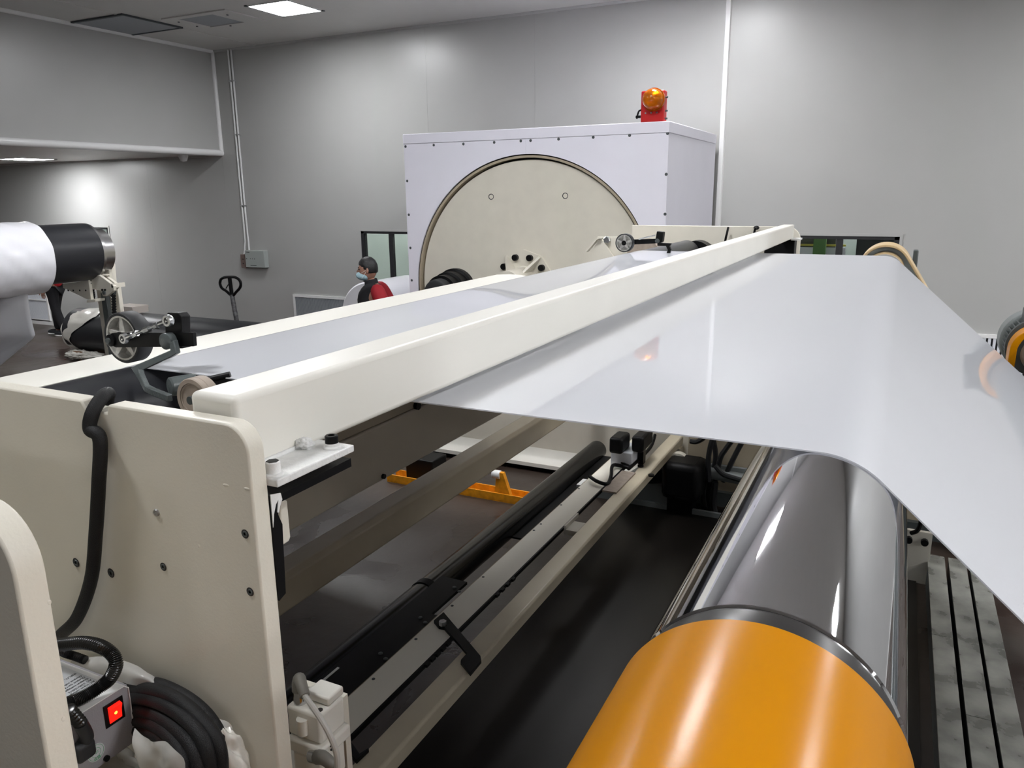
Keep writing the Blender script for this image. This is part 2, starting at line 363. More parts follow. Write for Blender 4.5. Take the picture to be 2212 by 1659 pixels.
# access panel and return vent
t = thing('ceiling_hatch', 'grey square hatch panel in the ceiling beside the bulkhead', 'hatch', (-9.5, 7.7, ZC))
boxes('hatch_panel', 'grille', t, (-9.97, -9.0, 7.30, 8.17, ZC-0.012, ZC), smooth=False)
f = MB(); f.box(-10.0, -8.97, 7.26, 7.30, ZC-0.02, ZC); f.box(-9.0, -8.97, 7.30, 8.2, ZC-0.02, ZC); f.box(-10, -9.0, 8.17, 8.2, ZC-0.02, ZC)
obj('gasket', f, 'beyond_dark', t, smooth=False)
t = thing('ceiling_vent', 'white recessed return vent in the ceiling with grey throat', 'vent', (-8.25, 8.08, ZC))
f = MB(); x0, x1, y0, y1 = -8.8, -7.69, 7.7, 8.44; e = 0.05; xi0, xi1, yi0, yi1 = -8.62, -8.0, 7.80, 8.34
f.box(x0, xi0, y0, y1, ZC-0.014, ZC); f.box(xi1, x1, y0, y1, ZC-0.014, ZC); f.box(xi0, xi1, y0, yi0, ZC-0.014, ZC); f.box(xi0, xi1, yi1, y1, ZC-0.014, ZC)
obj('frame', f, 'ceil', t, smooth=False)
boxes('throat', 'grille', t, (xi0, xi1, yi0, yi1, ZC-0.004, ZC), smooth=False)
for bx, by in ((-8.71, 7.9), (-8.71, 8.2), (-8.3, 8.39), (-7.85, 7.9)):
    obj('screw', MB().cyl((bx, by, ZC-0.022), (bx, by, ZC-0.012), 0.014, seg=8), 'beyond_dark', t)
tagged('smoke_detector', MB().lathe([(0, 0.07), (0.03, 0.075), (0.07, 0.06), (0.10, 0.045), (0.11, 0.01)], (-10.35, 9.2, ZL), (0, 0, -1), 20), 'white', 'small white dome detector under the bulkhead edge', 'detector')

# ================================================================== FAR END: turret cabinet with disc
YF = 7.45
DC = (-3.50, 1.47); DR = 1.375
BX0, BX1, BZ = -4.99, -2.035, 3.095
ca = thing('winder_cabinet', 'tall pale lilac cabinet with a round opening at the back wall', 'cabinet', (-3.5, 8.4, 0))
SX = -3.51
zb = BZ-0.105
def hole_arc(a0, a1, n=40): return arc(DC[0], DC[1], DR, a0, a1, n)
a_mid = math.degrees(math.acos((SX-DC[0])/DR))
left = [(BX0, 0), (BX0, zb), (SX-0.001, zb)] + [p for p in hole_arc(a_mid+0.05, 258, 60)] + [(-3.9, 0)]
right = [(BX1, 0), (BX1, zb), (SX+0.001, zb)] + [p for p in hole_arc(a_mid-0.05, -78, 60)] + [(-3.1, 0)]
obj('front_panel', MB().prism(left, 'y', YF, YF+0.02), 'lilac', ca, angle=20)
obj('front_panel', MB().prism(right, 'y', YF, YF+0.02), 'lilac', ca, angle=20)
boxes('front_panel', 'lilac', ca, (-3.895, -3.105, YF, YF+0.02, 0, 0.12), smooth=False)
boxes('cap_band', 'lilac', ca, (BX0-0.005, BX1+0.006, YF-0.006, 9.5, zb+0.002, BZ), bevel=0.006)
boxes('side_panel', 'lilac', ca, (BX1-0.02, BX1, YF+0.022, 9.5, 0, zb), smooth=False)
boxes('side_panel', 'lilac', ca, (BX0, BX0+0.02, YF+0.022, 9.5, 0, zb), smooth=False)
boxes('back_panel', 'darkvoid', ca, (BX0+0.03, BX1-0.03, YF+0.14, YF+0.16, 0.0, zb-0.02), smooth=False)
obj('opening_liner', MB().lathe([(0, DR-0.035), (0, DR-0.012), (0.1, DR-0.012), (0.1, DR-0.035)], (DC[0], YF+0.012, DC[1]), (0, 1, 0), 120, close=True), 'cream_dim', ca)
SCR = [(876, 316.5), (937, 313.5), (1001, 311), (1067.5, 307.5), (1125, 304.5), (1146, 303.5), (1206.5, 300.5), (1281.5, 296.5), (1360, 292.5), (1442, 288),
       (879.5, 391), (883, 464), (886.5, 535.5), (889.5, 605.5), (1439, 376.5), (1436.5, 462.5)]
s0 = None
for px, py in SCR:
    p = P(px, py, 1, YF)
    if s0 is None:
        s0 = obj('screw', MB().lathe([(0, 0.016), (0.004, 0.013), (0.006, 0.004)], p+Vector((0, 0.001, 0)), (0, -1, 0), 8), 'beyond_dark', ca); p0 = p
    else: rep(s0, p-p0, ca)
# turret disc
td = thing('turret_disc', 'large cream round turret plate inside the lilac cabinet', 'disc', (DC[0], YF+0.05, 0.09))
obj('disc_plate', MB().lathe([(0, 0.02), (0, DR-0.055), (0.04, DR-0.05), (0.05, DR-0.05), (0.05, 0.02)], (DC[0], YF+0.052, DC[1]), (0, 1, 0), 120), 'cream', td)
yd = YF+0.052
h0 = None
for px, py in ((1061, 425), (1221, 423)):
    p = P(px, py, 1, yd); obj('bolt_hole', MB().lathe([(0, 0.02), (0.003, 0.032), (0.003, 0.026), (-0.002, 0.024)], p+Vector((0, 0.001, 0)), (0, -1, 0), 16), 'darkvoid', td)
hq = P(1133, 609, 1, yd); hc = (hq.x, yd, hq.z)
def ngon(r_, n_, off): return [(hc[0]+r_*math.cos(math.radians(off+360*k/n_)), hc[2]+r_*math.sin(math.radians(off+360*k/n_))) for k in range(n_)]
hf = obj('hub_flange', MB().prism(ngon(0.345, 10, 18), 'y', yd-0.03, yd), 'cream', td, smooth=False)
obj('hub_sleeve', MB().lathe([(0.03, 0.175), (0.045, 0.16), (0.42, 0.155), (0.42, 0.12)], hc, (0, -1, 0), 40), 'cream', hf)
for k in range(5):
    a = math.radians(54+72*k); ca_, sa_ = math.cos(a), math.sin(a)
    g = MB(); ctr = Vector((hc[0], 0, hc[2])); rad = Vector((ca_, 0, sa_)); tan = Vector((-sa_, 0, ca_))*0.012
    q = [ctr+rad*0.152+Vector((0, yd-0.03, 0)), ctr+rad*0.335+Vector((0, yd-0.03, 0)), ctr+rad*0.335+Vector((0, yd-0.05, 0)), ctr+rad*0.152+Vector((0, yd-0.24, 0))]
    g.rings([[p+tan for p in q], [p-tan for p in q]])
    obj('hub_rib', g, 'cream', hf, smooth=False)
bt = None
for k in range(10):
    a = math.radians(36*k); p = Vector((hc[0]+0.272*math.cos(a), yd-0.03, hc[2]+0.272*math.sin(a)))
    if bt is None: bt = obj('hub_bolt', MB().lathe([(0, 0.034), (0.04, 0.034), (0.044, 0.03)], p, (0, -1, 0), 12), 'black', hf); p0 = p
    else: rep(bt, p-p0, hf)
ck = P(968, 640, 1, yd-0.2)
t = thing('black_chuck', 'black stepped winding chuck projecting from the cream turret plate', 'chuck', (ck.x, yd, ck.z))
obj('chuck_body', MB().lathe([(0, 0.24), (0.06, 0.24), (0.07, 0.215), (0.2, 0.215), (0.21, 0.19), (0.34, 0.19)], (ck.x, yd-0.002, ck.z+0.05), (0, -1, 0), 40), 'black', t)
obj('chuck_nose', MB().lathe([(0.34, 0.16), (0.44, 0.155), (0.45, 0.14), (0.45, 0.06), (0.42, 0.05)], (ck.x, yd, ck.z+0.05), (0, -1, 0), 36), 'rubber', t)
# warning beacon on the cabinet
yb = YF+0.03
c0, c1 = P(1383, 263, 1, yb), P(1433, 196, 1, yb)
bx0, bx1, bz0, bz1 = c0.x, c1.x+0.01, BZ, c1.z+0.01
t = thing('warning_beacon', 'red alarm box with amber dome standing on the lilac cabinet', 'beacon', ((bx0+bx1)/2, yb+0.05, BZ))
obj('housing', MB().box(bx0, bx1, yb, yb+0.11, bz0, bz1), 'red', t, bevel=0.012)
dcn = P(1408, 212, 1, yb-0.05)
obj('lamp_base', MB().lathe([(0, 0.105), (0.03, 0.105), (0.03, 0.09)], (dcn.x+0.01, yb, dcn.z-0.01), (0, -1, 0), 28), 'amber', t)
obj('amber_dome', MB().lathe([(0, 0.096), (0.05, 0.094), (0.09, 0.082), (0.12, 0.058), (0.135, 0.025), (0.137, 0.003)], (dcn.x+0.01, yb-0.028, dcn.z-0.01), (0, -1, 0), 28), 'amber', t)
obj('reflector', MB().lathe([(0, 0.06), (0.05, 0.045), (0.07, 0.02)], (dcn.x+0.01, yb-0.026, dcn.z-0.01), (0, -1, 0), 16), 'zinc', t)
for k in range(3):
    obj('screw', MB().cyl((bx0+0.05+0.055*k, yb-0.006, dcn.z-0.125), (bx0+0.05+0.055*k, yb+0.002, dcn.z-0.125), 0.008, seg=8), 'zinc', t)
for zz in (0.22, 0.1, 0.03):
    obj('side_bolt', MB().cyl((bx1-0.004, yb+0.05, BZ+zz), (bx1+0.022, yb+0.05, BZ+zz), 0.009, seg=8), 'beyond_dark', t)
obj('cable', MB().tube([(bx0+0.004, yb+0.05, BZ+0.12), (bx0-0.03, yb+0.05, BZ+0.11), (bx0-0.045, yb+0.05, BZ+0.07), (bx0-0.05, yb+0.05, BZ+0.04)], 0.009, 8), 'black', t)
obj('cable_gland', MB().box(bx0-0.06, bx0+0.004, yb+0.035, yb+0.065, BZ+0.045, BZ+0.07), 'black', t, bevel=0.004)

# ================================================================== WALL FITTINGS
t = thing('electric_box', 'grey green electric box on the back wall under thin conduits', 'electric box', (-9.39, YW, 1.32))
obj('enclosure', MB().box(-9.60, -9.19, YW-0.10, YW, 1.325, 1.60), 'grey', t, bevel=0.008)
for k, (dx, dz, w, h) in enumerate(((0.05, 0.245, 0.012, 0.018), (0.085, 0.245, 0.04, 0.01), (0.03, 0.14, 0.018, 0.012), (0.115, 0.14, 0.012, 0.012), (0.16, 0.14, 0.012, 0.012), (0.205, 0.14, 0.014, 0.014), (0.17, 0.035, 0.13, 0.007))):
    obj('printed_mark', MB().box(-9.60+dx-w/2, -9.60+dx+w/2, YW-0.102, YW-0.1, 1.325+dz-h/2, 1.325+dz+h/2), 'ink', t, smooth=False)
t = thing('socket_box', 'small brown socket box beside the grey electric box', 'socket', (-9.69, YW, 1.31))
obj('body', MB().box(-9.745, -9.63, YW-0.06, YW, 1.31, 1.53), 'brownbox', t, bevel=0.006)
for dz in (0.07, 0.14): obj('button', MB().cyl((-9.69, YW-0.066, 1.31+dz), (-9.69, YW-0.058, 1.31+dz), 0.01, seg=10), 'ink', t)
cd = [(-9.645, 'left'), (-9.585, 'right')]
for x, side in cd:
    pts = [(x, YW-0.02, ZC-0.02), (x, YW-0.02, 2.2)] + ([(x, YW-0.02, 1.75), (x-0.03, YW-0.02, 1.6), (x-0.045, YW-0.03, 1.52)] if side == 'left' else [(x+0.01, YW-0.02, 1.6)])
    t = thing('conduit', '%s of the two thin grey conduits running down the back wall' % side, 'conduit', (x, YW, 1.6), 'conduits on the back wall')
    obj('pipe', MB().tube(pts, 0.014, 8, smooth=False), 'white', t)
    for zz in (2.3, 3.4, 4.2): obj('clip', MB().box(x-0.024, x+0.024, YW-0.038, YW, zz, zz+0.02), 'zinc', t, smooth=False)
def wall_grille(name, label, x0, x1, z0, z1, m, n, fr='trim', rail=None):
    t = thing(name, label, 'grille', ((x0+x1)/2, YW, z0))
    f = MB(); e = 0.04
    f.box(x0, x1, YW-0.03, YW, z1-e, z1); f.box(x0, x1, YW-0.03, YW, z0, z0+e); f.box(x0, x0+e, YW-0.03, YW, z0+e, z1-e); f.box(x1-e, x1, YW-0.03, YW, z0+e, z1-e)
    obj('frame', f, fr, t, smooth=False)
    boxes('duct_back', 'darkvoid', t, (x0+e, x1-e, YW-0.006, YW-0.001, z0+e, z1-e), smooth=False)
    s = MB(); st = (x1-x0-2*e)/n
    for k in range(n): s.box(x0+e+st*(k+.22), x0+e+st*(k+.78), YW-0.024, YW-0.006, z0+e, z1-e)
    o = obj('louvres', s, m, t, smooth=False); o['kind'] = 'stuff'
    if rail: boxes('rail', fr, t, (x0+e, x1-e, YW-0.034, YW-0.02, rail-0.012, rail+0.012), smooth=False)
wall_grille('wall_grille', 'grey louvred return grille low on the wall behind the cream bar', -8.715, -7.625, 0.25, 0.915, 'grille', 46)
wall_grille('wall_grille', 'dark vertical bar grille low on the wall at the far right', 0.15, 1.45, 0.25, 0.93, 'grille_white', 26)
wall_grille('wall_grille', 'bluish white return grille at the floor by the standing legs', -16.3, -15.02, 0.07, 0.95, 'grille_white', 60, rail=0.49)
# pallet jack
t = thing('pallet_jack', 'hand pallet truck with black loop handle parked by the back wall', 'pallet jack', (-9.2, 8.8, 0))
jy = 9.0
def JP(x, y): return P(x, y, 1, jy)
loop = [JP(475, 612), JP(477, 604), JP(484, 599.5), JP(497, 598.5), JP(509, 599.5), JP(517, 605), JP(520, 613), JP(518, 622), JP(510, 631), JP(501.5, 639), JP(489, 629), JP(479, 622), JP(475, 612)]
obj('handle_loop', MB().tube(loop, 0.022, 8), 'black', t)
obj('handle_stem', MB().cyl(JP(496, 600), JP(501, 638), 0.03, seg=12), 'black', t)
obj('lever', MB().cyl(JP(488, 623), JP(495, 612), 0.008, seg=8), 'black', t)
foot = Vector((JP(512, 690).x+0.08, jy-0.05, 0.22))
obj('shaft', MB().cyl(JP(501, 637), foot, 0.036, seg=14), 'jackwrap', t)
obj('pump', MB().box(foot.x-0.12, foot.x+0.12, jy-0.2, jy+0.1, 0.1, 0.34), 'red', t, bevel=0.02)
for dx in (-0.2, 0.2): obj('fork', MB().box(foot.x+dx-0.08, foot.x+dx+0.08, jy-1.25, jy-0.1, 0.05, 0.11), 'red', t, bevel=0.01)
for dx in (-0.08, 0.08): obj('wheel', MB().cyl((foot.x+dx-0.025, jy+0.02, 0.09), (foot.x+dx+0.025, jy+0.02, 0.09), 0.09, seg=20), 'black', t)

# ================================================================== PEOPLE
def skinned(verts, edges, radii, sub=2):
    """one continuous surface grown over a skeleton; returns a bmesh in world coordinates"""
    me = bpy.data.meshes.new('skeleton'); me.from_pydata([tuple(v) for v in verts], edges, []); me.update()
    o = bpy.data.objects.new('skeleton', me); COL.objects.link(o)
    o.modifiers.new('skin', 'SKIN')
    if not me.skin_vertices: me.skin_vertices.new()
    for i, rr in enumerate(radii):
        me.skin_vertices[0].data[i].radius = (rr, rr) if not isinstance(rr, tuple) else rr
        me.skin_vertices[0].data[i].use_root = (i == 0)
    sb = o.modifiers.new('sub', 'SUBSURF'); sb.levels = sub; sb.render_levels = sub
    dg = bpy.context.evaluated_depsgraph_get(); dg.update()
    ev = bpy.data.meshes.new_from_object(o.evaluated_get(dg))
    bm = bmesh.new(); bm.from_mesh(ev)
    bpy.data.objects.remove(o); bpy.data.meshes.remove(me); bpy.data.meshes.remove(ev)
    return bm
def merge(bm, mb):
    me = bpy.data.meshes.new('t'); mb.bm.to_mesh(me); mb.bm.free(); bm.from_mesh(me); bpy.data.meshes.remove(me)
class Frame:
    def __init__(s, o, f):
        s.o = Vector(o); s.f = Vector((f[0], f[1], 0)).normalized(); s.r = Vector((s.f.y, -s.f.x, 0))
    def __call__(s, x, y, z): return s.o + s.r*x + s.f*y + Vector((0, 0, z))
def head_fn(fr):
    def fn(p, q):
        x, y, z = p
        if q.z < 0: x *= 1 - 0.30*q.z*q.z; y *= 1 - 0.06*q.z*q.z
        if q.y > 0:
            y *= 0.95
            nose = math.exp(-((q.x/0.13)**2 + ((q.z+0.12)/0.16)**2)); y += 0.022*nose*(1.3 if q.z < -0.05 else 0.8)
            brow = math.exp(-((q.z-0.13)/0.10)**2 - (q.x/0.6)**4); y += 0.004*brow
            for sx in (-1, 1): y -= 0.008*math.exp(-(((q.x-0.38*sx)/0.18)**2 + ((q.z-0.02)/0.11)**2))
            lips = math.exp(-((q.x/0.25)**2 + ((q.z+0.50)/0.07)**2)); y += 0.006*lips
            chin = math.exp(-((q.x/0.3)**2 + ((q.z+0.85)/0.2)**2)); y += 0.012*chin
        v = fr.r*x + fr.f*y; return Vector((v.x, v.y, z))
    return fn
def add_hand(mb, wrist, dirn, fr, s=1.0):
    d = Vector(dirn).normalized(); side = fr.f
    palm = wrist + d*0.045
    mb.ball(palm, 0.022, 0.042, 0.05, 10, 8)
    for k, L in enumerate((0.07, 0.08, 0.075, 0.058)):
        a = palm + d*0.04 + side*(0.03 - 0.02*k)
        mb.tube([a, a + d*L*0.5 + fr.r*0.004, a + d*L + fr.r*0.016], lambda t: 0.009 - 0.003*t, 6)
    a = palm + side*0.03 - d*0.01
    mb.tube([a, a + side*0.03 + d*0.025, a + side*0.035 + d*0.06], lambda t: 0.011 - 0.003*t, 6)
def person(label, base, face, tall, jacket, sleeve, stride=0.0, turn=0.0, mask=False, back=0.0):
    t = thing('person', label, 'person', base); fr = Frame(base, face); k = tall/1.72
    def J(x, y, z): return fr(x*k, y*k, z*k)
    sh, hip = 0.185, 0.09
    V, E, R = [], [], []
    def add(p, r, par=None):
        V.append(p); R.append(r*k)
        if par is not None: E.append((par, len(V)-1))
        return len(V)-1
    pel = add(J(0, 0, 0.93), 0.12); ab = add(J(0, 0.0, 1.08), 0.115, pel); ch = add(J(0, 0.0, 1.27), 0.135, ab)
    nb = add(J(0, -0.01, 1.42), 0.065, ch); nt = add(J(0, 0.01, 1.53), 0.052, nb)
    hands = []
    for s in (-1, 1):
        a = add(J(s*sh, -0.01-0.4*back, 1.37), 0.058, ch)
        e = add(J(s*(sh+0.045), -0.05-0.02*s*turn-back, 1.09), 0.042, a); w = add(J(s*(sh+0.04), 0.08+0.05*s*turn-back*0.5, 0.86), 0.028, e); hands.append(V[w])
        h = add(J(s*hip, 0, 0.88), 0.085, pel); st = stride*s
        kn = add(J(s*(hip+0.01), 0.04+st*0.5, 0.48), 0.055, h); an = add(J(s*(hip+0.01), st-0.03, 0.08), 0.036, kn)
        add(J(s*(hip+0.02), st+0.12, 0.035), 0.03, an)
    bm = skinned(V, E, R)
    hm = MB(); hc = J(0, 0.035, 1.605)
    hm.ball(hc, 0.077*k, 0.098*k, 0.122*k, 28, 20, head_fn(fr))
    for s in (-1, 1):
        hm.ball(hc + fr.r*0.078*k*s - fr.f*0.008 + Vector((0, 0, -0.005)), 0.014, 0.02, 0.032, 10, 8)
    for w in hands: add_hand(hm, w, (0, 0, -1), fr)
    merge(bm, hm)
    obj('body', bm, 'skin', t, angle=80)
    for s in (-1, 1):
        ec = hc + fr.r*0.031*s*k + fr.f*0.083*k + Vector((0, 0, 0.006))
        obj('eye', MB().ball(ec, 0.012, 0.010, 0.007, 10, 6), 'hair', t)
        obj('eyebrow', MB().tube([ec+fr.r*-0.016+Vector((0, 0, .018))+fr.f*.008, ec+Vector((0, 0, .022))+fr.f*.01, ec+fr.r*.016+Vector((0, 0, .017))+fr.f*.006], 0.004, 6), 'hair', t)
    def hair(p, q):
        x, y, z = p; n = noise.noise(Vector((q.x, q.y, q.z))*9)*0.006
        front = q.y > 0.35 and q.z < 0.42 - 0.25*abs(q.x)
        sidef = q.y > 0.05 and q.z < -0.05
        low = q.z < -0.45 + 0.35*max(0, q.y)
        f = 0.80 if (front or sidef or low) else 1.0 + n*8
        v = fr.r*x*f + fr.f*(y*f); return Vector((v.x, v.y, z*f))
    obj('hair', MB().ball(hc + Vector((0, 0, 0.012)) - fr.f*0.006, 0.086*k, 0.107*k, 0.125*k, 36, 26, hair), 'hair', t, angle=80)
    if mask:
        def mf(p, q):
            x, y, z = p
            v = fr.r*x + fr.f*(y*(1.0 + 0.25*math.exp(-(q.x/.5)**2) if q.y > 0.25 else 0.55)); return Vector((v.x, v.y, z))
        obj('face_mask', MB().ball(hc + Vector((0, 0, -0.062*k)) + fr.f*0.022*k, 0.064*k, 0.082*k, 0.056*k, 24, 14, mf), 'mask', t, angle=80)
        for s in (-1, 1):
            ear = hc + fr.r*0.083*k*s - fr.f*0.012
            for zz in (-0.03, -0.09):
                obj('mask_strap', MB().tube([ear + Vector((0, 0, 0.01)), hc + fr.r*0.066*k*s + fr.f*0.058*k + Vector((0, 0, zz*k))], 0.002, 5, smooth=False), 'white', t)
    # clothes: jacket, sleeves, trousers, shoes
    jb = skinned([J(0, 0, 0.86), J(0, 0, 1.05), J(0, 0.005, 1.27), J(0, -0.01, 1.40), J(0, 0, 1.475), J(-0.15, -0.01, 1.38), J(0.15, -0.01, 1.38)],
                 [(0, 1), (1, 2), (2, 3), (3, 4), (3, 5), (3, 6)], [0.16*k, 0.15*k, 0.165*k, 0.10*k, 0.072*k, 0.075*k, 0.075*k])
    obj('jacket', jb, jacket, t, angle=80)
    obj('collar', MB().lathe([(0, 0.075*k), (0.045, 0.068*k), (0.05, 0.058*k)], J(0, 0.0, 1.455), Vector((0, 0, 1)) + fr.f*0.15, 18, cap=False), jacket, t)
    for s in (-1, 1):
        sb = skinned([J(s*0.075, -0.025-0.15*back, 1.435), J(s*sh, -0.015-0.4*back, 1.385), J(s*(sh+0.05), -0.055-0.02*s*turn-back, 1.09), J(s*(sh+0.045), 0.07+0.05*s*turn-back*0.5, 0.89)],
                     [(0, 1), (1, 2), (2, 3)], [0.062*k, 0.09*k, 0.066*k, 0.05*k])
        obj('sleeve', sb, sleeve, t, angle=80)
    tv, te, tr = [J(0, 0, 0.92)], [], [0.135*k]
    for s in (-1, 1):
        st = stride*s; i = len(tv)
        tv += [J(s*hip, 0, 0.83), J(s*(hip+0.01), 0.04+st*0.5, 0.48), J(s*(hip+0.01), st-0.03, 0.07)]; tr += [0.105*k, 0.085*k, 0.07*k]
        te += [(0, i), (i, i+1), (i+1, i+2)]
    obj('trousers', skinned(tv, te, tr), 'cloth_black', t, angle=80)
    for s in (-1, 1):
        st = stride*s; c = J(s*(hip+0.015), st+0.05, 0.0)
        def sf(p, q):
            z = max(p.z, -0.028); x = p.x*(1-0.15*q.y); v = fr.r*x + fr.f*p.y; return Vector((v.x, v.y, z))
        obj('shoe', MB().ball(c + Vector((0, 0, 0.045)), 0.05, 0.14, 0.055, 18, 12, sf), 'shoe', t, angle=80)
        def so(p, q):
            v = fr.r*p.x*(1-0.15*q.y) + fr.f*p.y; return Vector((v.x, v.y, max(-0.013, min(0.013, p.z*3))))
        obj('shoe_sole', MB().ball(c + Vector((0, 0, 0.0131)), 0.053, 0.145, 0.02, 18, 6, so), 'white', t)
    return t
hp = P(801, 583, 1, 7.0)
person('person in black and red jacket wearing a pale blue face mask', (hp.x+0.0, 7.0, 0), (-0.86, -0.51), 1.78, 'cloth_black', 'cloth_red', 0.0, 1.0, True, 0.16)
lp = P(133, 700, 1, 9.0)
person('person in black trousers and red top behind the wrapped roll', (lp.x-0.05, 9.0, 0), (-0.92, -0.4), 1.72, 'cloth_brightred', 'cloth_brightred', 0.13)

# white roll behind the masked person
t = thing('film_roll', 'big white film roll behind the masked person', 'film roll', (-5.98, 8.6, 0))
obj('wound_film', MB().lathe([(0, 0.10), (0, 0.44), (0.02, 0.46), (0.9, 0.46), (0.92, 0.10)], (-5.98, 8.0, 0.93), (0, 1, 0), 56), 'film_roll', t)
obj('core', MB().lathe([(-0.08, 0.06), (-0.08, 0.085), (1.0, 0.085), (1.0, 0.06)], (-5.98, 8.0, 0.93), (0, 1, 0), 24), 'rubber', t)
for yy in (7.88, 8.96):
    obj('cradle', MB().prism([(-6.3, 0), (-5.66, 0), (-5.74, 0.2), (-5.88, 0.85), (-6.08, 0.85), (-6.22, 0.2)], 'y', yy, yy+0.05), 'cream', t, smooth=False)

# ================================================================== LEFT BACKGROUND: winder with wrapped roll
bc = (-6.81, 1.945); Y1 = 4.30; Y2 = 4.80
t = thing('winding_roll', 'large roll half covered in wrinkled white film with black core, upper left', 'film roll', (bc[0], 4.0, 0))
def wrinkled(mb, c, r, ya, yb2, n=90, m=40):
    R = []
    for i in range(m+1):
        y = ya + (yb2-ya)*i/m; ring = []
        for k in range(n):
            a = 2*PI*k/n
            w = math.sin(y*38 + a*9 + 1.5*math.sin(y*7))*0.5 + noise.noise(Vector((math.cos(a)*2.5, math.sin(a)*2.5, y*5)))
            rr = r + 0.0065*w
            ring.append((c[0]+rr*math.cos(a), y, c[1]+rr*math.sin(a)))
        R.append(ring)
    return mb.rings(R)
obj('film_cover', wrinkled(MB(), bc, 0.312, 2.2, Y1), 'film_roll', t, angle=80)
cc = (-6.805, 1.965)
obj('core_shell', MB().lathe([(0, 0.2), (0, 0.262), (2.9, 0.262), (2.9, 0.2)], (cc[0], 1.9, cc[1]), (0, 1, 0), 60), 'roller_black', t)
obj('end_ring', MB().lathe([(0, 0.15), (0, 0.262), (0.025, 0.262), (0.03, 0.235), (0.05, 0.225), (0.05, 0.15)], (cc[0], Y2, cc[1]), (0, 1, 0), 60), 'steel', t)
obj('flange', MB().lathe([(0.05, 0.10), (0.05, 0.215), (0.15, 0.215), (0.155, 0.205), (0.155, 0.05)], (cc[0], Y2, cc[1]), (0, 1, 0), 60), 'steel', t)
obj('journal', MB().cyl((cc[0], Y2+0.155, cc[1]), (cc[0], Y2+0.24, cc[1]), 0.05, seg=24), 'steel', t)
for yy in (2.0, 4.98):
    obj('bearing_stand', MB().prism([(cc[0]-0.35, 0), (cc[0]+0.02, 0), (cc[0]-0.0, 0.9), (cc[0]+0.06, 1.83), (cc[0]-0.06, 2.05), (cc[0]-0.2, 1.83), (cc[0]-0.2, 0.9)], 'y', yy+0.02, yy+0.07), 'cream', t, bevel=0.004)
# loose tail of film hanging from the roll
sh = MB(); rows = []
q0 = [P(0, 622, 1, 4.0), P(62, 632, 1, 4.15)]; q1 = [P(0, 700, 1, 3.95), P(72, 700, 1, 4.1)]
prof = [((-90, 600), (58, 615)), ((-90, 640), (60, 640)), ((-90, 680), (66, 682)), ((-90, 730), (77, 727)), ((-90, 765), (40, 757)), ((-90, 850), (-2, 792))]
NR, NC = 24, 14
for i in range(NR+1):
    f = i/NR*(len(prof)-1); k = min(int(f), len(prof)-2); u2 = f-k
    A = [a*(1-u2)+b2*u2 for a, b2 in zip(prof[k][0], prof[k+1][0])]; Bq = [a*(1-u2)+b2*u2 for a, b2 in zip(prof[k][1], prof[k+1][1])]
    row = []
    for j in range(NC+1):
        w = j/NC; px = A[0]*(1-w)+Bq[0]*w; py = A[1]*(1-w)+Bq[1]*w
        yy = 3.9 + 0.25*w + 0.05*math.sin(w*5+i*0.25) + 0.10*(i/NR)**2
        row.append(P(px, py, 1, yy))
    rows.append(row)
vs = [[sh.bm.verts.new(p) for p in row] for row in rows]
for i in range(NR):
    for j in range(NC): sh.bm.faces.new((vs[i][j], vs[i][j+1], vs[i+1][j+1], vs[i+1][j]))
o = obj('film_tail', sh, 'film', t, angle=80)
so_ = o.modifiers.new('thickness', 'SOLIDIFY'); so_.thickness = 0.002
# lift carriage with chain in front of the core
CY = 4.78
def CP(x, y, yy=CY): return P(x, y, 1, yy)
def img_prism(mb, pts, ya, yb2):
    """a plate standing in a plane of constant Y whose outline was surveyed in the photograph"""
    poly = [CP(x, y, ya) for x, y in pts]
    return mb.prism([(p.x, p.z) for p in poly], 'y', ya, yb2)
t = thing('lift_carriage', 'cream roll lift carriage with drive chain on a grey mast under the black core', 'lift', (CP(225, 700).x, CY, 0))
obj('mast', MB().box(CP(219, 650, CY+0.06).x, CP(230, 650, CY+0.06).x, CY+0.06, CY+0.10, 0, CP(226, 632, CY+0.06).z), 'greymetal', t, bevel=0.006)
obj('rear_mast', MB().box(CP(247, 650, CY+0.17).x, CP(258, 650, CY+0.17).x, CY+0.17, CY+0.21, 0, CP(250, 616, CY+0.17).z), 'cream', t, bevel=0.008)
obj('mast_plate', MB().box(CP(232, 650, CY+0.10).x, CP(241, 650, CY+0.10).x, CY+0.1005, CY+0.13, 0, CP(236, 640, CY+0.1).z), 'cream', t, bevel=0.004)
obj('side_plate', img_prism(MB(), [(190, 597), (196, 594), (214, 594), (234, 609), (246, 618), (246, 628), (231, 640), (222, 640), (217, 628), (196, 624)], CY, CY+0.03), 'cream', t, bevel=0.004)
obj('side_plate', img_prism(MB(), [(200, 590), (218, 590), (240, 605), (252, 614), (252, 622), (240, 634), (224, 622)], CY+0.11, CY+0.14), 'cream', t, bevel=0.004)
obj('top_bridge', img_prism(MB(), [(194, 594.5), (206, 594), (211, 597), (197, 598)], CY+0.0, CY+0.13).box(CP(240, 614).x, CP(243, 614).x, CY, CY+0.13, CP(243, 622).z, CP(243, 613).z), 'cream', t)
obj('upright_plate', img_prism(MB(), [(213, 580), (235, 578), (238, 612), (215, 600)], CY+0.145, CY+0.18), 'cream', t, bevel=0.005)
obj('arm', img_prism(MB(), [(135, 612), (172, 608), (190, 598), (196, 640), (197, 648), (184, 645), (150, 628), (136, 622)], CY-0.03, CY), 'cream', t, bevel=0.004)
obj('arm', img_prism(MB(), [(135, 612), (172, 608), (190, 598), (196, 640), (184, 641), (150, 625), (136, 620)], CY+0.12, CY+0.15), 'cream', t, bevel=0.004)
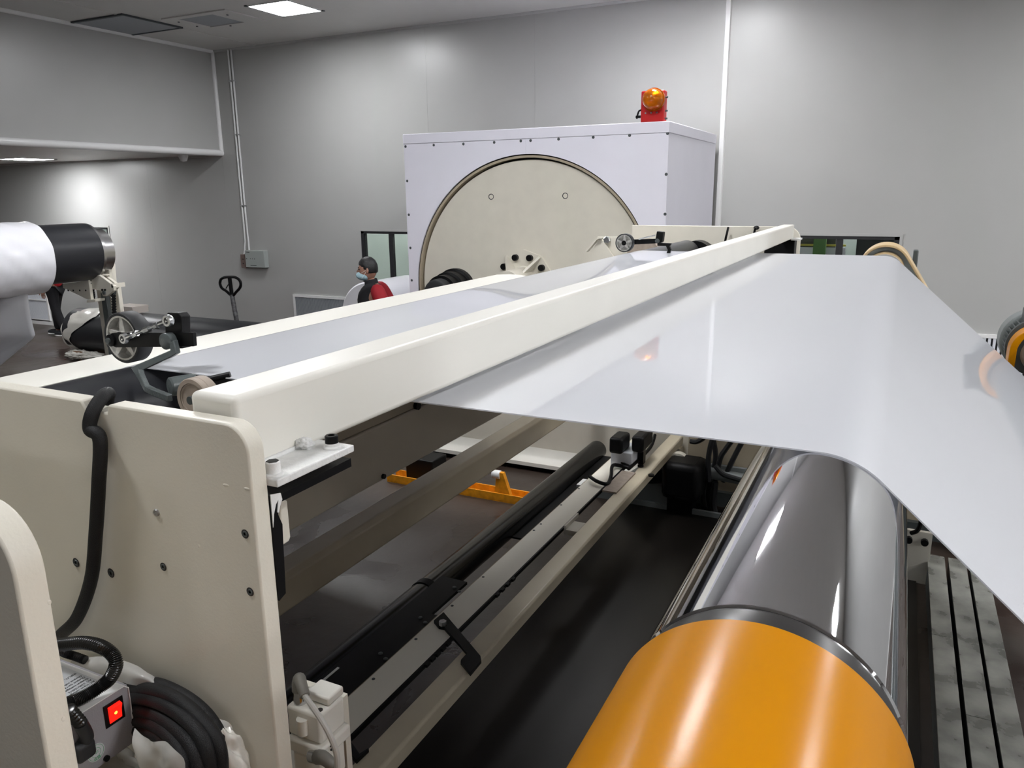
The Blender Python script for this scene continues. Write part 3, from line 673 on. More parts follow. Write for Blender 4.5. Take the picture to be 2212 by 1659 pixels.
for px in (147, 158, 172, 185): obj('slot_hole', MB().cyl(CP(px, 627.5, CY-0.032), CP(px, 627.5, CY-0.032)+Vector((0, 0.006, 0)), 0.009, seg=10), 'black', t)
obj('foot_plate', img_prism(MB(), [(187, 648), (206, 646), (206, 652), (187, 654)], CY-0.05, CY+0.05), 'cream', t, bevel=0.004)
for px, py, rr in ((195, 612, 0.022), (226, 632, 0.02)):
    p = CP(px, py, CY-0.001); obj('pivot_pin', MB().lathe([(0, rr), (0.012, rr), (0.014, rr*0.7)], p, (0, -1, 0), 16), 'motor', t)
for px, py in ((191, 606.5), (196.5, 606), (222, 626), (228, 626)):
    obj('cap_screw', MB().cyl(CP(px, py), CP(px, py)+Vector((0, -0.012, 0)), 0.009, seg=8), 'black', t)
sp = CP(240, 627, CY+0.06)
obj('sprocket', MB().lathe([(0, 0.02), (0, 0.055), (0.03, 0.055), (0.03, 0.02)], sp-Vector((0, 0.015, 0)), (0, 1, 0), 14), 'motor', t, smooth=False)
def chain(pts, n):
    L = spline([Vector(p) for p in pts], 8); mb = MB()
    tot = sum((L[i+1]-L[i]).length for i in range(len(L)-1)); step = tot/n; acc = 0; nxt = 0; k = 0
    for i in range(len(L)-1):
        d = (L[i+1]-L[i]); l = d.length
        while nxt <= acc + l and l > 0:
            p = L[i] + d*((nxt-acc)/l); q = d.normalized()
            w = 0.011 if k % 2 else 0.017
            a = Vector((0, w, 0))
            mb.ribbon([p - q*step*0.62, p + q*step*0.62], w*2, 0.013, (0, 1, 0)); mb.cyl(p-a*1.3, p+a*1.3, 0.007, seg=6)
            nxt += step; k += 1
        acc += l
    return mb
o = obj('chain', chain([CP(233, 620, CY+0.06), CP(240, 618, CY+0.06), CP(245, 626, CY+0.06), CP(245.5, 645, CY+0.06), CP(247, 680, CY+0.06), CP(248, 720, CY+0.06)], 40), 'black', t, smooth=False); o['kind'] = 'stuff'
o = obj('chain', chain([CP(199, 627, CY+0.06), CP(201, 640, CY+0.06), CP(199, 647, CY+0.06)], 10), 'black', t, smooth=False); o['kind'] = 'stuff'
obj('mast_foot', MB().box(CP(215, 700).x-0.25, CP(250, 700).x+0.15, CY-0.15, CY+0.4, 0, 0.03), 'cream', t, bevel=0.004)
# long black roll on the floor with plastic sleeve
LR, LY = 0.345, 8.02
x0 = -11.72
t = thing('long_black_roll', 'long black roll on the floor with torn white plastic around its near end', 'roll', (-9, LY, 0))
obj('roll_body', MB().lathe([(0, 0.2), (0, LR-0.01), (0.01, LR), (4.8, LR), (4.81, 0.2)], (x0, LY, LR+0.055), (1, 0, 0), 60), 'roller_black', t)
R = []
for i in range(15):
    u2 = i/14; ring = []
    for k in range(48):
        a = 2*PI*k/48
        edge = 0.55*max(0, math.sin(a))**1.5 + 0.12*math.sin(a*3)      # the sleeve reaches further along the top
        x = x0 - 0.16 + u2*(0.42 + edge)
        rr = LR + 0.012 + 0.028*noise.noise(Vector((x*6, math.cos(a)*3, math.sin(a)*3))) - (0.12*(1-u2)**4)
        z = max(0.012, LR+0.06 + rr*math.sin(a)); ring.append((x, LY + rr*math.cos(a)*(1.0 if z > 0.05 else 1.12), z))
    R.append(ring)
obj('plastic_sleeve', MB().rings(R, cap=False), 'plasticbag', t, angle=80)
def crumple(c, sx, sy, sz, m, parent, name, seed=0, amp=0.4):
    def fn(p, q):
        v = Vector((seed, 0, seed*.7))
        n = noise.noise(q*2.3+v)+0.4*noise.noise(q*5.1-v)
        rg = (0.5-abs(noise.noise(q*3.7+v*2)))*0.55 + (0.5-abs(noise.noise(q*8.3-v)))*0.28      # sharp creases
        return p*(1+amp*(n*0.7+rg))
    return obj(name, MB().ball(c, sx, sy, sz, 56, 36, fn), m, parent, angle=80)
for k, (px, py) in enumerate(((165, 740), (178, 752), (200, 762))):
    p = P(px, py, 1, 7.66); crumple((p.x, p.y, 0.075), 0.22, 0.10, 0.06, 'plasticbag', t, 'plastic_fold', k*3.1, 0.5)
for xx in (-11.2, -7.3): obj('wood_block', MB().box(xx-0.1, xx+0.1, LY-0.42, LY+0.42, 0, 0.055), 'wood', t, bevel=0.006)
obj('wood_chock', MB().prism([(LY-0.42, 0.056), (LY-0.22, 0.056), (LY-0.42, 0.15)], 'x', -11.4, -11.2), 'wood', t)
q = P(262, 675, 1, LY); q2 = P(302, 675, 1, LY)
zc_ = 2*LR+0.056
t = thing('carton', 'small pale carton resting on the long black roll', 'carton', ((q.x+q2.x)/2, LY, zc_))
obj('carton_body', MB().box(q.x, q2.x, LY-0.12, LY+0.16, zc_, zc_+0.10), 'carton', t, smooth=False)
obj('carton_lid', MB().box(q.x-0.004, q2.x+0.004, LY-0.124, LY+0.164, zc_+0.07, zc_+0.103), 'carton', t, smooth=False)

# ================================================================== THE MACHINE
PZ = 2.196                      # top of the side plates
NY0, NY1 = 0.622, 0.648         # near side plate
FY0, FY1 = 6.13, 6.17           # far side plate
PX = -0.6465                    # right edge of the near plate
# ---- near side plate
t = thing('side_frame', 'thick cream side plate with hose and bolt holes, lower left', 'machine frame', (-1.0, 0.635, 0))
poly = [(-2.6, 0), (-2.6, PZ), (-0.932, PZ), (-0.924, PZ-0.011), (-0.884, PZ-0.011), (-0.880, PZ)] + arc(PX-0.034, PZ-0.034, 0.034, 90, 0, 8) + [(PX, 0)]
obj('side_plate', MB().prism(poly, 'y', NY0, NY1), 'cream', t, bevel=0.0025)
for px, py, rr in ((530, 1153, .0052), (541, 1278, .0052), (353.5, 1224, .0052), (240.5, 1237.5, .0062), (165, 1215, .0062)):
    p = P(px, py, 1, NY0)
    obj('bolt_hole', MB().lathe([(0.0006, rr*1.12), (0.0009, rr*0.95), (0.0003, rr*0.9), (0.0002, 0.0002)], p, (0, -1, 0), 20), 'darkband', t)
    obj('socket_screw', MB().lathe([(0.0004, rr*0.8), (0.0016, rr*0.72), (0.0016, rr*0.42), (0.0006, rr*0.4), (0.0006, 0.0002)], p, (0, -1, 0), 12), 'motor', t)
p = P(339, 1107, 1, NY0)
obj('zinc_screw', MB().lathe([(0, .005), (0.0015, .005), (0.0025, .0042), (0.0025, .0022), (0.001, .002), (0.001, .0002)], p, (0, -1, 0), 12), 'zinc', t)
for px, py, a, c in ((488, 1048, .009, .003), (533, 1056, .008, .003), (430, 1180, .003, .004)):
    p = P(px, py, 1, NY0); obj('weld_spot', MB().ball(p, a*0.6, 0.0006, c*0.6, 10, 6), 'cream', t)
# angle bracket bolted to the inside of the plate, black with white touch-up paint
def YZ(x, y, X): q = P(x, y, 0, X); return (q.y, q.z)
bxx = -0.6455
br = [YZ(560+165/3.687, 880+695/3.687, bxx), YZ(560+730/3.687, 880+405/3.687, bxx), YZ(560+735/3.687, 880+470/3.687, bxx), YZ(560+180/3.687, 880+750/3.687, bxx),
      YZ(560+150/3.687, 880+850/3.687, bxx), YZ(560+185/3.687, 880+930/3.687, bxx), YZ(560+212/3.687, 880+1480/3.687, bxx), YZ(560+140/3.687, 880+1555/3.687, bxx), YZ(560+60/3.687, 880+720/3.687, bxx)]
br = [(max(y, NY1+0.0005), z) for y, z in br]
obj('angle_bracket', MB().prism(br, 'x', bxx-0.05, bxx), 'black', t)
pa = [YZ(560+75/3.687, 880+700/3.687, bxx), YZ(560+165/3.687, 880+680/3.687, bxx), YZ(560+178/3.687, 880+730/3.687, bxx), YZ(560+160/3.687, 880+790/3.687, bxx), YZ(560+150/3.687, 880+840/3.687, bxx), YZ(560+140/3.687, 880+835/3.687, bxx), YZ(560+146/3.687, 880+735/3.687, bxx), YZ(560+128/3.687, 880+770/3.687, bxx), YZ(560+112/3.687, 880+850/3.687, bxx), YZ(560+100/3.687, 880+960/3.687, bxx), YZ(560+88/3.687, 880+850/3.687, bxx)]
pa = [(max(y, NY1+0.0006), z) for y, z in pa]
obj('paint_drip', MB().prism(pa, 'x', bxx, bxx+0.0012), 'touchup', t, smooth=False)
cp_ = [YZ(560+165/3.687, 880+740/3.687, -0.70), YZ(560+225/3.687, 880+740/3.687, -0.70), YZ(560+252/3.687, 880+1030/3.687, -0.70), YZ(560+240/3.687, 880+1068/3.687, -0.70), YZ(560+180/3.687, 880+1105/3.687, -0.70)]
obj('inner_plate', MB().prism([(max(y, NY1+.0005), z) for y, z in cp_], 'x', -0.72, -0.70), 'cream', t, bevel=0.002)
# ---- nearest plate at the left edge
t = thing('side_frame', 'nearest cream plate edge in the lower left corner, half out of the picture', 'machine frame', (-0.8, 0.346, 0))
obj('side_plate', MB().prism([(-2.6, 0), (-2.6, 2.207), (-0.675, 2.207)] + arc(-0.671, 2.149, 0.056, 85, 0, 10) + [(-0.615, 0)], 'y', 0.333, 0.359), 'cream', t, bevel=0.0025)
obj('shelf', MB().box(-1.4, -0.66, 0.3595, 0.6215, 1.60, 1.615), 'cream', t)
for px, py in ((113, 1298), (137, 1553)):
    q = P(px, py, 0, -0.615); obj('weld_spot', MB().ball((q.x, min(q.y, 0.357), q.z), .0006, .0018, .0024, 10, 6), 'cream', t)
# ---- top crossbeam
BX_0, BX_1, BZ_0, BZ_1 = -0.771, -0.693, 2.118, 2.2175
t = thing('crossbeam', 'long cream square tube crossing above the white web', 'beam', ((BX_0+BX_1)/2, 3.3, BZ_0))
obj('beam_tube', MB().box(BX_0, BX_1, NY1+0.006, 5.98, BZ_0, BZ_1), 'cream_smooth', t, bevel=0.009, seg=4)
obj('end_tab', MB().box(BX_1+0.0003, -0.632, 0.6485, 0.795, 2.1152, 2.125), 'touchup', t, bevel=0.0015)
obj('far_tab', MB().box(BX_1+0.0003, -0.632, 5.84, 5.98, 2.1125, 2.125), 'touchup', t, bevel=0.0015)
wmb = MB(); wmb.tube([(BX_1+0.001, 0.655+0.12*i/30, 2.1262+0.0012*noise.noise(Vector((i*0.9, 0, 0)))) for i in range(31)], 0.0032, 6, smooth=False)
obj('weld_bead', wmb, 'touchup', t, angle=80)
crumple((BX_1+0.010, 0.757, 2.131), 0.011, 0.010, 0.007, 'touchup', t, 'weld_lump', 2.2, 0.5)
for (px, py, m, cm) in ((560+115/3.687, 880+535/3.687, 'touchup', 'black'), (560+580/3.687, 880+320/3.687, 'black', 'touchup')):
    p = P(px, py, 2, 2.1252)
    obj('washer', MB().lathe([(0, 0.0125), (0.0022, 0.0125), (0.003, 0.0115), (0.003, 0.006)], p, (0, 0, 1), 24), 'touchup', t)
    obj('cap_screw', MB().lathe([(0.003, 0.0088), (0.016, 0.0088), (0.0172, 0.0078), (0.0172, 0.0048), (0.010, 0.0045), (0.010, 0.0003)], p, (0, 0, 1), 24), m, t)
    if m == 'black': obj('paint_smear', MB().lathe([(0.003, 0.0092), (0.006, 0.0091), (0.007, 0.0089)], p, (0, 0, 1), 24, cap=False), 'touchup', t)
    else: obj('screw_recess', MB().lathe([(0.0168, 0.0080), (0.0176, 0.0078), (0.0178, 0.0005)], p, (0, 0, 1), 6), 'black', t, smooth=False)
bk = MB().box(-0.90, -0.86, 6.051, 6.129, 1.95, 2.112); obj('end_bracket', bk, 'black', t)
e0_, e1_ = P(1652, 540, 1, 5.92), P(1716, 533, 1, 5.92); bk = MB().box(e0_.x, e1_.x, 5.92, 6.05, 1.95, 2.115); obj('end_bracket', bk, 'black', t, bevel=0.004)
# ---- rear top bar
t = thing('guide_bar', 'cream rounded bar along the back edge of the web', 'beam', (-1.61, 2.3, 2.05))
prof = [(-1.700, 2.05), (-1.702, 2.078), (-1.685, 2.083), (-1.62, 2.0875), (-1.555, 2.0855), (-1.532, 2.081), (-1.530, 2.05)]
obj('bar', MB().prism(prof, 'y', NY1+0.0005, 3.25), 'cream_satin', t, angle=50)
# ---- rollers and web
LC = (-1.45, 1.998); LRR = 0.0985
t = thing('black_roller', 'black rubber roller under the web beside the small wheel', 'roller', (LC[0], 3.3, LC[1]))
obj('roller_face', MB().lathe([(0, 0.04), (0, LRR-0.004), (0.006, LRR), (5.19, LRR), (5.2, LRR-0.004), (5.2, 0.04)], (LC[0], 0.74, LC[1]), (0, 1, 0), 72), 'roller_black', t)
obj('shaft', MB().cyl((LC[0], NY1+0.001, LC[1]), (LC[0], FY0-0.001, LC[1]), 0.035, seg=24), 'steel', t)
CC = (-0.0725, 1.977); CR = 0.1205
t = thing('chrome_roller', 'mirror polished chrome roller below the web edge', 'roller', (CC[0], 3.0, CC[1]))
obj('mirror_face', MB().lathe([(0, 0.05), (0, CR-0.002), (0.002, CR), (4.66, CR), (4.662, 0.05)], (CC[0], 0.642, CC[1]), (0, 1, 0), 160), 'chrome', t)
obj('end_shoulder', MB().lathe([(0, 0.05), (0, 0.112), (0.004, 0.117), (0.030, 0.1195), (0.0355, 0.1185), (0.0355, 0.05)], (CC[0], 0.606, CC[1]), (0, 1, 0), 128), 'darkband', t)
obj('shaft', MB().cyl((CC[0], 0.2, CC[1]), (CC[0], 5.6, CC[1]), 0.045, seg=24), 'steel', t)
WY0, WY1 = 1.10, 4.76
def webline():
    o = 0.0012; pts = [(-4.3, 1.25), (-3.4, 1.30), (-2.7, 1.42), (-2.3, 1.56)]      # unseen lower path behind the rear panel, routed to block light from the left
    pts += [(LC[0]+(LRR+o)*math.cos(math.radians(a)), LC[1]+(LRR+o)*math.sin(math.radians(a))) for a in range(135, 89, -5)]
    z0 = LC[1]+LRR+o; z1 = CC[1]+CR+o
    for k in range(1, 12): pts.append((LC[0] + (CC[0]-LC[0])*k/12, z0 + (z1-z0)*k/12))
    pts += [(CC[0]+(CR+o)*math.cos(math.radians(a)), CC[1]+(CR+o)*math.sin(math.radians(a))) for a in [90-2.8*k for k in range(16)]]
    x, z = pts[-1]
    for k in range(1, 9): pts.append((x+0.155*k, z-0.155*k*0.90))
    return pts
L = webline(); mb = MB(); R = []
for i, (x, z) in enumerate(L):
    a = L[max(i-1, 0)]; c = L[min(i+1, len(L)-1)]; d = Vector((c[0]-a[0], c[1]-a[1])).normalized(); n = Vector((-d.y, d.x))*0.0011
    R.append([(x+n.x, WY0, z+n.y), (x+n.x, WY1, z+n.y), (x-n.x, WY1, z-n.y), (x-n.x, WY0, z-n.y)])
mb.rings(R)
t = tag(obj('plastic_web', mb, 'film', angle=40), 'wide glossy white plastic web running over the rollers', 'plastic web')
# far guard arch and its grey end box
t = thing('roller_guard', 'tan arched guard at the far end of the chrome roller', 'guard', (CC[0], 5.5, 0))
def arch_poly(ro, ri, leg, a0=222, zb=1.2):
    out = arc(CC[0], CC[1], ro, 180, 32, 20); inn = arc(CC[0], CC[1], ri, 32, 180, 20)
    o1 = (out[-1][0]+leg*0.53, out[-1][1]-leg*0.848); i1 = (inn[0][0]+leg*0.53, inn[0][1]-leg*0.848)
    return [(CC[0]-ro, zb)] + out + [o1, i1] + inn + [(CC[0]-ri, zb)]
obj('arch_band', MB().prism(arch_poly(0.150, 0.134, 0.32), 'y', 5.32, 5.62), 'tan', t, bevel=0.004, angle=25)
obj('end_plate', MB().prism([(CC[0]-0.133, 1.2)] + arc(CC[0], CC[1], 0.133, 180, 32, 18) + [(CC[0]+0.133*0.848+0.16, CC[1]+0.07-0.256), (CC[0]+0.133*0.848+0.16, 1.2)], 'y', 5.345, 5.37), 'grey', t)
q0, q1 = P(1970, 575, 1, 5.7), P(1985, 541, 1, 5.7)
tagged('junction_box', MB().box(q0.x, q1.x, 5.7, 5.8, q0.z-0.1, q1.z), 'motor', 'small dark grey box behind the tan arch', 'box', bevel=0.006)
tagged('box_post', MB().box(q0.x+0.01, q1.x-0.01, 5.72, 5.78, 0, q0.z-0.1), 'motor', 'dark post carrying the small grey box behind the tan arch', 'post')
# orange near guard
t = thing('roller_guard', 'big glossy orange half round guard in the foreground', 'guard', (CC[0], 0.35, 0))
OR = 0.1265
gp = [(CC[0]-OR-0.004, 1.2)] + arc(CC[0], CC[1], OR, 182, -2, 64) + [(CC[0]+OR+0.004, 1.2)]
gp += [(CC[0]+OR+0.001, 1.2)] + arc(CC[0], CC[1], OR-0.003, -2, 182, 64) + [(CC[0]-OR-0.001, 1.2)]
obj('guard_shell', MB().prism(gp, 'y', 0.10, 0.605), 'orange', t, angle=25)
obj('guard_foot', MB().box(CC[0]-0.2, CC[0]+0.2, 0.1, 0.55, 0.0, 1.199), 'motor', t)
# nip roller, its orange bracket and gear motor on the right
NC_ = (0.85, 1.452); 
t = thing('nip_roller', 'dark grey roller pressing on the web at the right edge', 'roller', (NC_[0], 3.5, NC_[1]))
obj('roller_face', MB().lathe([(0, 0.03), (0, 0.113), (4.3, 0.113), (4.3, 0.03)], (NC_[0], 1.35, NC_[1]), (0, 1, 0), 64), 'motor', t)
obj('shaft', MB().cyl((NC_[0], 1.0, NC_[1]), (NC_[0], 6.0, NC_[1]), 0.03, seg=20), 'steel', t)
t = thing('roller_bracket', 'orange arched bracket in front of the grey gear motor', 'bracket', (NC_[0], 5.8, 1.0))
ap = [(NC_[0]-0.165, 1.2)] + arc(NC_[0], NC_[1], 0.165, 180, 0, 24) + [(NC_[0]+0.165, 1.2), (NC_[0]+0.125, 1.2)] + arc(NC_[0], NC_[1], 0.125, 0, 180, 24) + [(NC_[0]-0.125, 1.2)]
obj('arch', MB().prism(ap, 'y', 5.70, 5.84), 'orange', t, bevel=0.006, angle=25)
obj('foot', MB().box(NC_[0]-0.22, NC_[0]+0.22, 5.68, 5.9, 1.13, 1.199), 'black', t)
obj('pedestal', MB().box(NC_[0]-0.15, NC_[0]+0.3, 5.7, 6.5, 0, 1.129), 'motor', t)
t = thing('gear_motor', 'grey gear motor with round fan cover at the right edge', 'motor', (0.87, 6.2, 1.13))
gc = (0.868, 1.455)
obj('fan_cover', MB().lathe([(0, 0.14), (0, 0.185), (0.01, 0.2), (0.16, 0.2), (0.19, 0.185), (0.2, 0.12)], (gc[0], 6.12, gc[1]), (0, 1, 0), 48), 'motorgrey', t)
fm = MB()
for k in range(36):
    a = 2*PI*k/36; q = Vector((math.cos(a), 0, math.sin(a))); s_ = Vector((-math.sin(a), 0, math.cos(a)))*0.004
    c = Vector((gc[0], 0, gc[1]))
    fm.rings([[c+q*0.15+s_+Vector((0, 5.94, 0)), c+q*0.183+s_+Vector((0, 5.94, 0)), c+q*0.183+s_+Vector((0, 6.12, 0)), c+q*0.15+s_+Vector((0, 6.12, 0))],
              [c+q*0.15-s_+Vector((0, 5.94, 0)), c+q*0.183-s_+Vector((0, 5.94, 0)), c+q*0.183-s_+Vector((0, 6.12, 0)), c+q*0.15-s_+Vector((0, 6.12, 0))]])
fm.cyl((gc[0], 5.93, gc[1]), (gc[0], 6.12, gc[1]), 0.155, seg=36)
obj('finned_body', fm, 'motor', t)
obj('flange', MB().lathe([(0, 0.05), (0, 0.19), (0.03, 0.19), (0.03, 0.05)], (gc[0], 5.89, gc[1]), (0, 1, 0), 40), 'motor', t)
obj('terminal_box', MB().box(gc[0]-0.10, gc[0]+0.12, 5.92, 6.06, gc[1]+0.12, gc[1]+0.24), 'motor', t, bevel=0.01)

# ---- far side plate and the parts on it
t = thing('side_frame', 'far cream side plate standing behind the end of the crossbeam', 'machine frame', (-1.5, 6.15, 0))
fp = [(-4.6, 0.10), (-4.6, 1.15), (-1.95, 1.15), (-1.95, PZ)] + arc(-0.662-0.10, PZ-0.10, 0.10, 90, 0, 8) + [(-0.662, 0.10)]
obj('side_plate', MB().prism(fp, 'y', FY0, FY1), 'cream', t, bevel=0.003)
obj('base_flange', MB().prism([(FY0-0.10, 0.05), (FY0-0.10, 0.085), (FY0-0.05, 0.10), (FY0-0.02, 0.13), (FY0-0.001, 0.2), (FY1+0.1, 0.2), (FY1+0.1, 0.05)], 'x', -4.6, -0.662), 'cream_smooth', t)
obj('levelling_foot', MB().box(-4.4, -0.8, FY0-0.02, FY1+0.08, 0, 0.05), 'black', t)
ab = MB()
a0 = P(1268, 543, 1, 6.11); a1 = P(1292, 515, 1, 6.11); a2 = P(1300, 514, 1, 6.11); a3 = P(1325, 545, 1, 6.11)
ab.ribbon([a0, a1, a2], 0.06, 0.012, (0, 1, 0)); obj('gusset_flange', ab, 'cream', t)
obj('gusset_plate', MB().prism([(a1.x, a1.z-0.01), (a2.x, a2.z-0.01), (a3.x+0.05, a3.z-0.1), (a0.x, a0.z-0.1)], 'y', 6.105, 6.13), 'cream', t)
mp0, mp1 = P(1290, 511, 1, 6.14), P(1368, 552, 1, 6.14)
obj('mounting_plate', MB().box(mp0.x, mp1.x, 6.14, 6.16, mp1.z-0.3, mp0.z), 'cream', t, bevel=0.003)
bp_ = P(1312, 518, 1, 6.135); obj('hex_bolt', MB().lathe([(0, 0.03), (0.02, 0.03), (0.024, 0.026)], bp_, (0, -1, 0), 6), 'zinc', t, smooth=False)
for xs_ in ((1573, 492, 1567, 518), (1634, 491, 1630, 499)):
    obj('hose', MB().tube([P(xs_[0], xs_[1], 1, 6.10), P((xs_[0]+xs_[2])/2, (xs_[1]+xs_[3])/2, 1, 6.06), P(xs_[2], xs_[3], 1, 6.08), P(xs_[2]-12, xs_[3]+60, 1, 6.09)], 0.009, 8), 'black', t)
w = P(1634, 492, 1, 6.1); obj('hose_end', MB().ball(w, 0.022, 0.02, 0.016, 12, 8), 'black', t)
for px, py, rr in ((1390, 548, 0.14), (1500, 552, 0.14)):
    p = P(px, py, 1, 5.98); obj('bearing_housing', MB().lathe([(0, rr), (0.14, rr)], (p.x, 5.985, p.z-0.03), (0, 1, 0), 40), 'cardboard' if px < 1400 else 'black', t)

# ---- small counting wheels riding on the web
def wheel_unit(label, wx, wy0, far=False):
    t = thing('counting_wheel', label, 'wheel', (wx, wy0+0.02, 2.1))
    R0 = 0.0555; zc = 2.1005 + R0; c = Vector((wx, wy0, zc))
    obj('tyre', MB().lathe([(0, 0.0485), (0, R0-0.002), (0.003, R0), (0.035, R0), (0.038, R0-0.002), (0.038, 0.0485)], c, (0, 1, 0), 64, close=True), 'rubber', t)
    rim = obj('rim', MB().lathe([(0.001, 0.0445), (0.0005, 0.0484), (0.036, 0.0484), (0.036, 0.0445)], c, (0, 1, 0), 64, close=True), 'castalu', t)
    obj('web_disc', MB().lathe([(0.022, 0.012), (0.022, 0.0444), (0.028, 0.0444), (0.028, 0.012)], c, (0, 1, 0), 48, close=True), 'castalu', rim)
    s0 = None
    for k in range(5):
        a = math.radians(90+72*k); q = Vector((math.cos(a), 0, math.sin(a))); s_ = Vector((-math.sin(a), 0, math.cos(a)))
        sb = MB().rings([[c+q*0.012+s_*0.009+Vector((0, .004, 0)), c+q*0.0446+s_*0.0045+Vector((0, .004, 0)), c+q*0.0446+s_*0.0045+Vector((0, .024, 0)), c+q*0.012+s_*0.009+Vector((0, .024, 0))],
                         [c+q*0.012-s_*0.009+Vector((0, .004, 0)), c+q*0.0446-s_*0.0045+Vector((0, .004, 0)), c+q*0.0446-s_*0.0045+Vector((0, .024, 0)), c+q*0.012-s_*0.009+Vector((0, .024, 0))]])
        obj('spoke', sb, 'castalu', rim, bevel=0.001)
    obj('hub', MB().lathe([(-0.002, 0.006), (-0.002, 0.0155), (0.03, 0.0155), (0.03, 0.006)], c, (0, 1, 0), 24, close=True), 'castalu', t)
    obj('hub_bearing', MB().lathe([(-0.003, 0.0145), (-0.003, 0.002)], c, (0, 1, 0), 24).cyl(c+Vector((0, -0.0035, 0)), c+Vector((0, 0.0, 0)), 0.0145), 'black', t)
    return t, c
w0 = P(262, 731.6, 1, 1.105)
t, c = wheel_unit('spoked black wheel on the web at the near left corner', w0.x, 1.105)
AY = 1.092
def AP(x, y, yy=AY): return P(200+x/6.637, 640+y/6.637, 1, yy)
ba = [AP(265, 530), AP(1290, 520), AP(1430, 520), AP(1445, 720), AP(330, 735), AP(255, 700), AP(225, 630), AP(240, 560)]
obj('swing_arm', MB().prism([(p.x, p.z) for p in ba], 'y', AY, AY+0.010), 'black', t, bevel=0.0012)
for (x, y) in ((268, 632), (1062, 655)):
    p = AP(x, y, AY-0.0003)
    pw = obj('pivot_washer', MB().lathe([(0, 0.013), (0.004, 0.013), (0.006, 0.010)], p, (0, -1, 0), 24), 'black', t)
    obj('pivot_pin', MB().lathe([(0.006, 0.0065), (0.010, 0.0065), (0.011, 0.005)], p, (0, -1, 0), 20), 'motor', pw)
obj('axle', MB().cyl((c.x, AY+0.005, c.z), (c.x, 1.14, c.z), 0.006, seg=16), 'steel', t)
bl = [AP(*q, AY+0.0105) for q in ((1035, 290), (1075, 235), (1225, 240), (1270, 300), (1285, 750), (1215, 750), (1045, 740))]
obj('clamp_block', MB().prism([(p.x, p.z) for p in bl], 'y', AY+0.0105, AY+0.034), 'black', t, bevel=0.0015)
def rod_end(p, ax, r0):
    d = Vector((0, 1, 0)); n = Vector(ax)
    mb = MB().lathe([(-0.0055, r0*0.55), (-0.0055, r0*0.9), (-0.003, r0), (0.003, r0), (0.0055, r0*0.9), (0.0055, r0*0.55)], p, d, 28, close=True)
    mb.cyl(p+n*r0*0.8, p+n*(r0+0.016), 0.0058, 0.0058, 16); return mb
LYR = AY-0.012
e0, e1 = AP(455, 605, LYR), AP(1085, 350, LYR)
ax = (e1-e0).normalized()
obj('rod_end', rod_end(e0, ax, 0.0112), 'zinc', t); obj('rod_end', rod_end(e1, -ax, 0.0122), 'zinc', t)
obj('link_rod', MB().cyl(e0+ax*0.015, e1-ax*0.015, 0.0036, seg=12), 'zinc', t)
for f_ in (0.27, 0.52, 0.74):
    q = e0.lerp(e1, f_); obj('lock_nut', MB().cyl(q-ax*(0.009 if f_ == 0.52 else 0.005), q+ax*(0.009 if f_ == 0.52 else 0.005), 0.0068, seg=6), 'zinc', t, smooth=False)
for e in (e0, e1):
    obj('ball_joint', MB().ball(e, 0.0075, 0.0075, 0.0075, 16, 10), 'steel', t)
    obj('joint_bolt', MB().cyl(e+Vector((0, -0.0062, 0)), e+Vector((0, 0.0125, 0)), 0.0045, seg=12), 'black', t)
ga = [AP(1160, 640, 1.082), AP(1190, 790, 1.078), AP(1120, 830, 1.074), AP(700, 1010, 1.05), AP(640, 1030, 1.046), AP(700, 1150, 1.035), AP(780, 1320, 1.02), AP(880, 1370, 1.01), AP(1110, 1460, 0.985)]
obj('bent_arm', MB().ribbon(ga, 0.012, 0.0135, (0, 1, 0)), 'greymetal', t, bevel=0.002, angle=60)
obj('arm_boss', MB().lathe([(0, 0.017), (0.016, 0.017), (0.018, 0.014)], AP(1130, 630, 1.092), (0, -1, 0), 28), 'greymetal', t)
# roller bearing with fibre ring beside the beam end
TY = 0.97
p = P(415, 864, 1, TY)
t = thing('bearing_ring', 'beige fibre ring and bearing beside the near end of the beam', 'bearing', (p.x, TY, p.z))
obj('outer_ring', MB().lathe([(0, 0.031), (0, 0.0385), (0.002, 0.040), (0.011, 0.040), (0.0115, 0.0395), (0.013, 0.0395), (0.0135, 0.040), (0.03, 0.040), (0.03, 0.031)], p, (0, 1, 0), 48, close=True), 'cardboard', t)
obj('inner_ring', MB().lathe([(0.004, 0.008), (0.003, 0.027), (0.0015, 0.028), (0.0015, 0.0305), (0.02, 0.0305), (0.02, 0.008)], p, (0, 1, 0), 32, close=True), 'cardboard', t)
obj('shaft', MB().cyl(p+Vector((0, -0.006, 0)), p+Vector((0, 0.20, 0)), 0.0078, seg=16), 'motor', t)
obj('hub_sleeve', MB().lathe([(0.031, 0.012), (0.031, 0.022), (0.05, 0.022), (0.05, 0.012)], p, (0, 1, 0), 32), 'black', t)
q = P(366, 836, 1, 1.02)
t = thing('small_roller', 'short grey green cylinder tucked behind the beige ring', 'roller', (q.x, 1.02, q.z))
obj('barrel', MB().lathe([(0, 0.006), (0, 0.016), (0.003, 0.019), (0.05, 0.019), (0.05, 0.006)], q, (0.35, 0.94, 0), 28), 'greymetal', t)
obj('stem', MB().cyl(q+Vector((0.018, 0.05, 0)), q+Vector((0.07, 0.09, 0.012)), 0.007, seg=12), 'black', t)
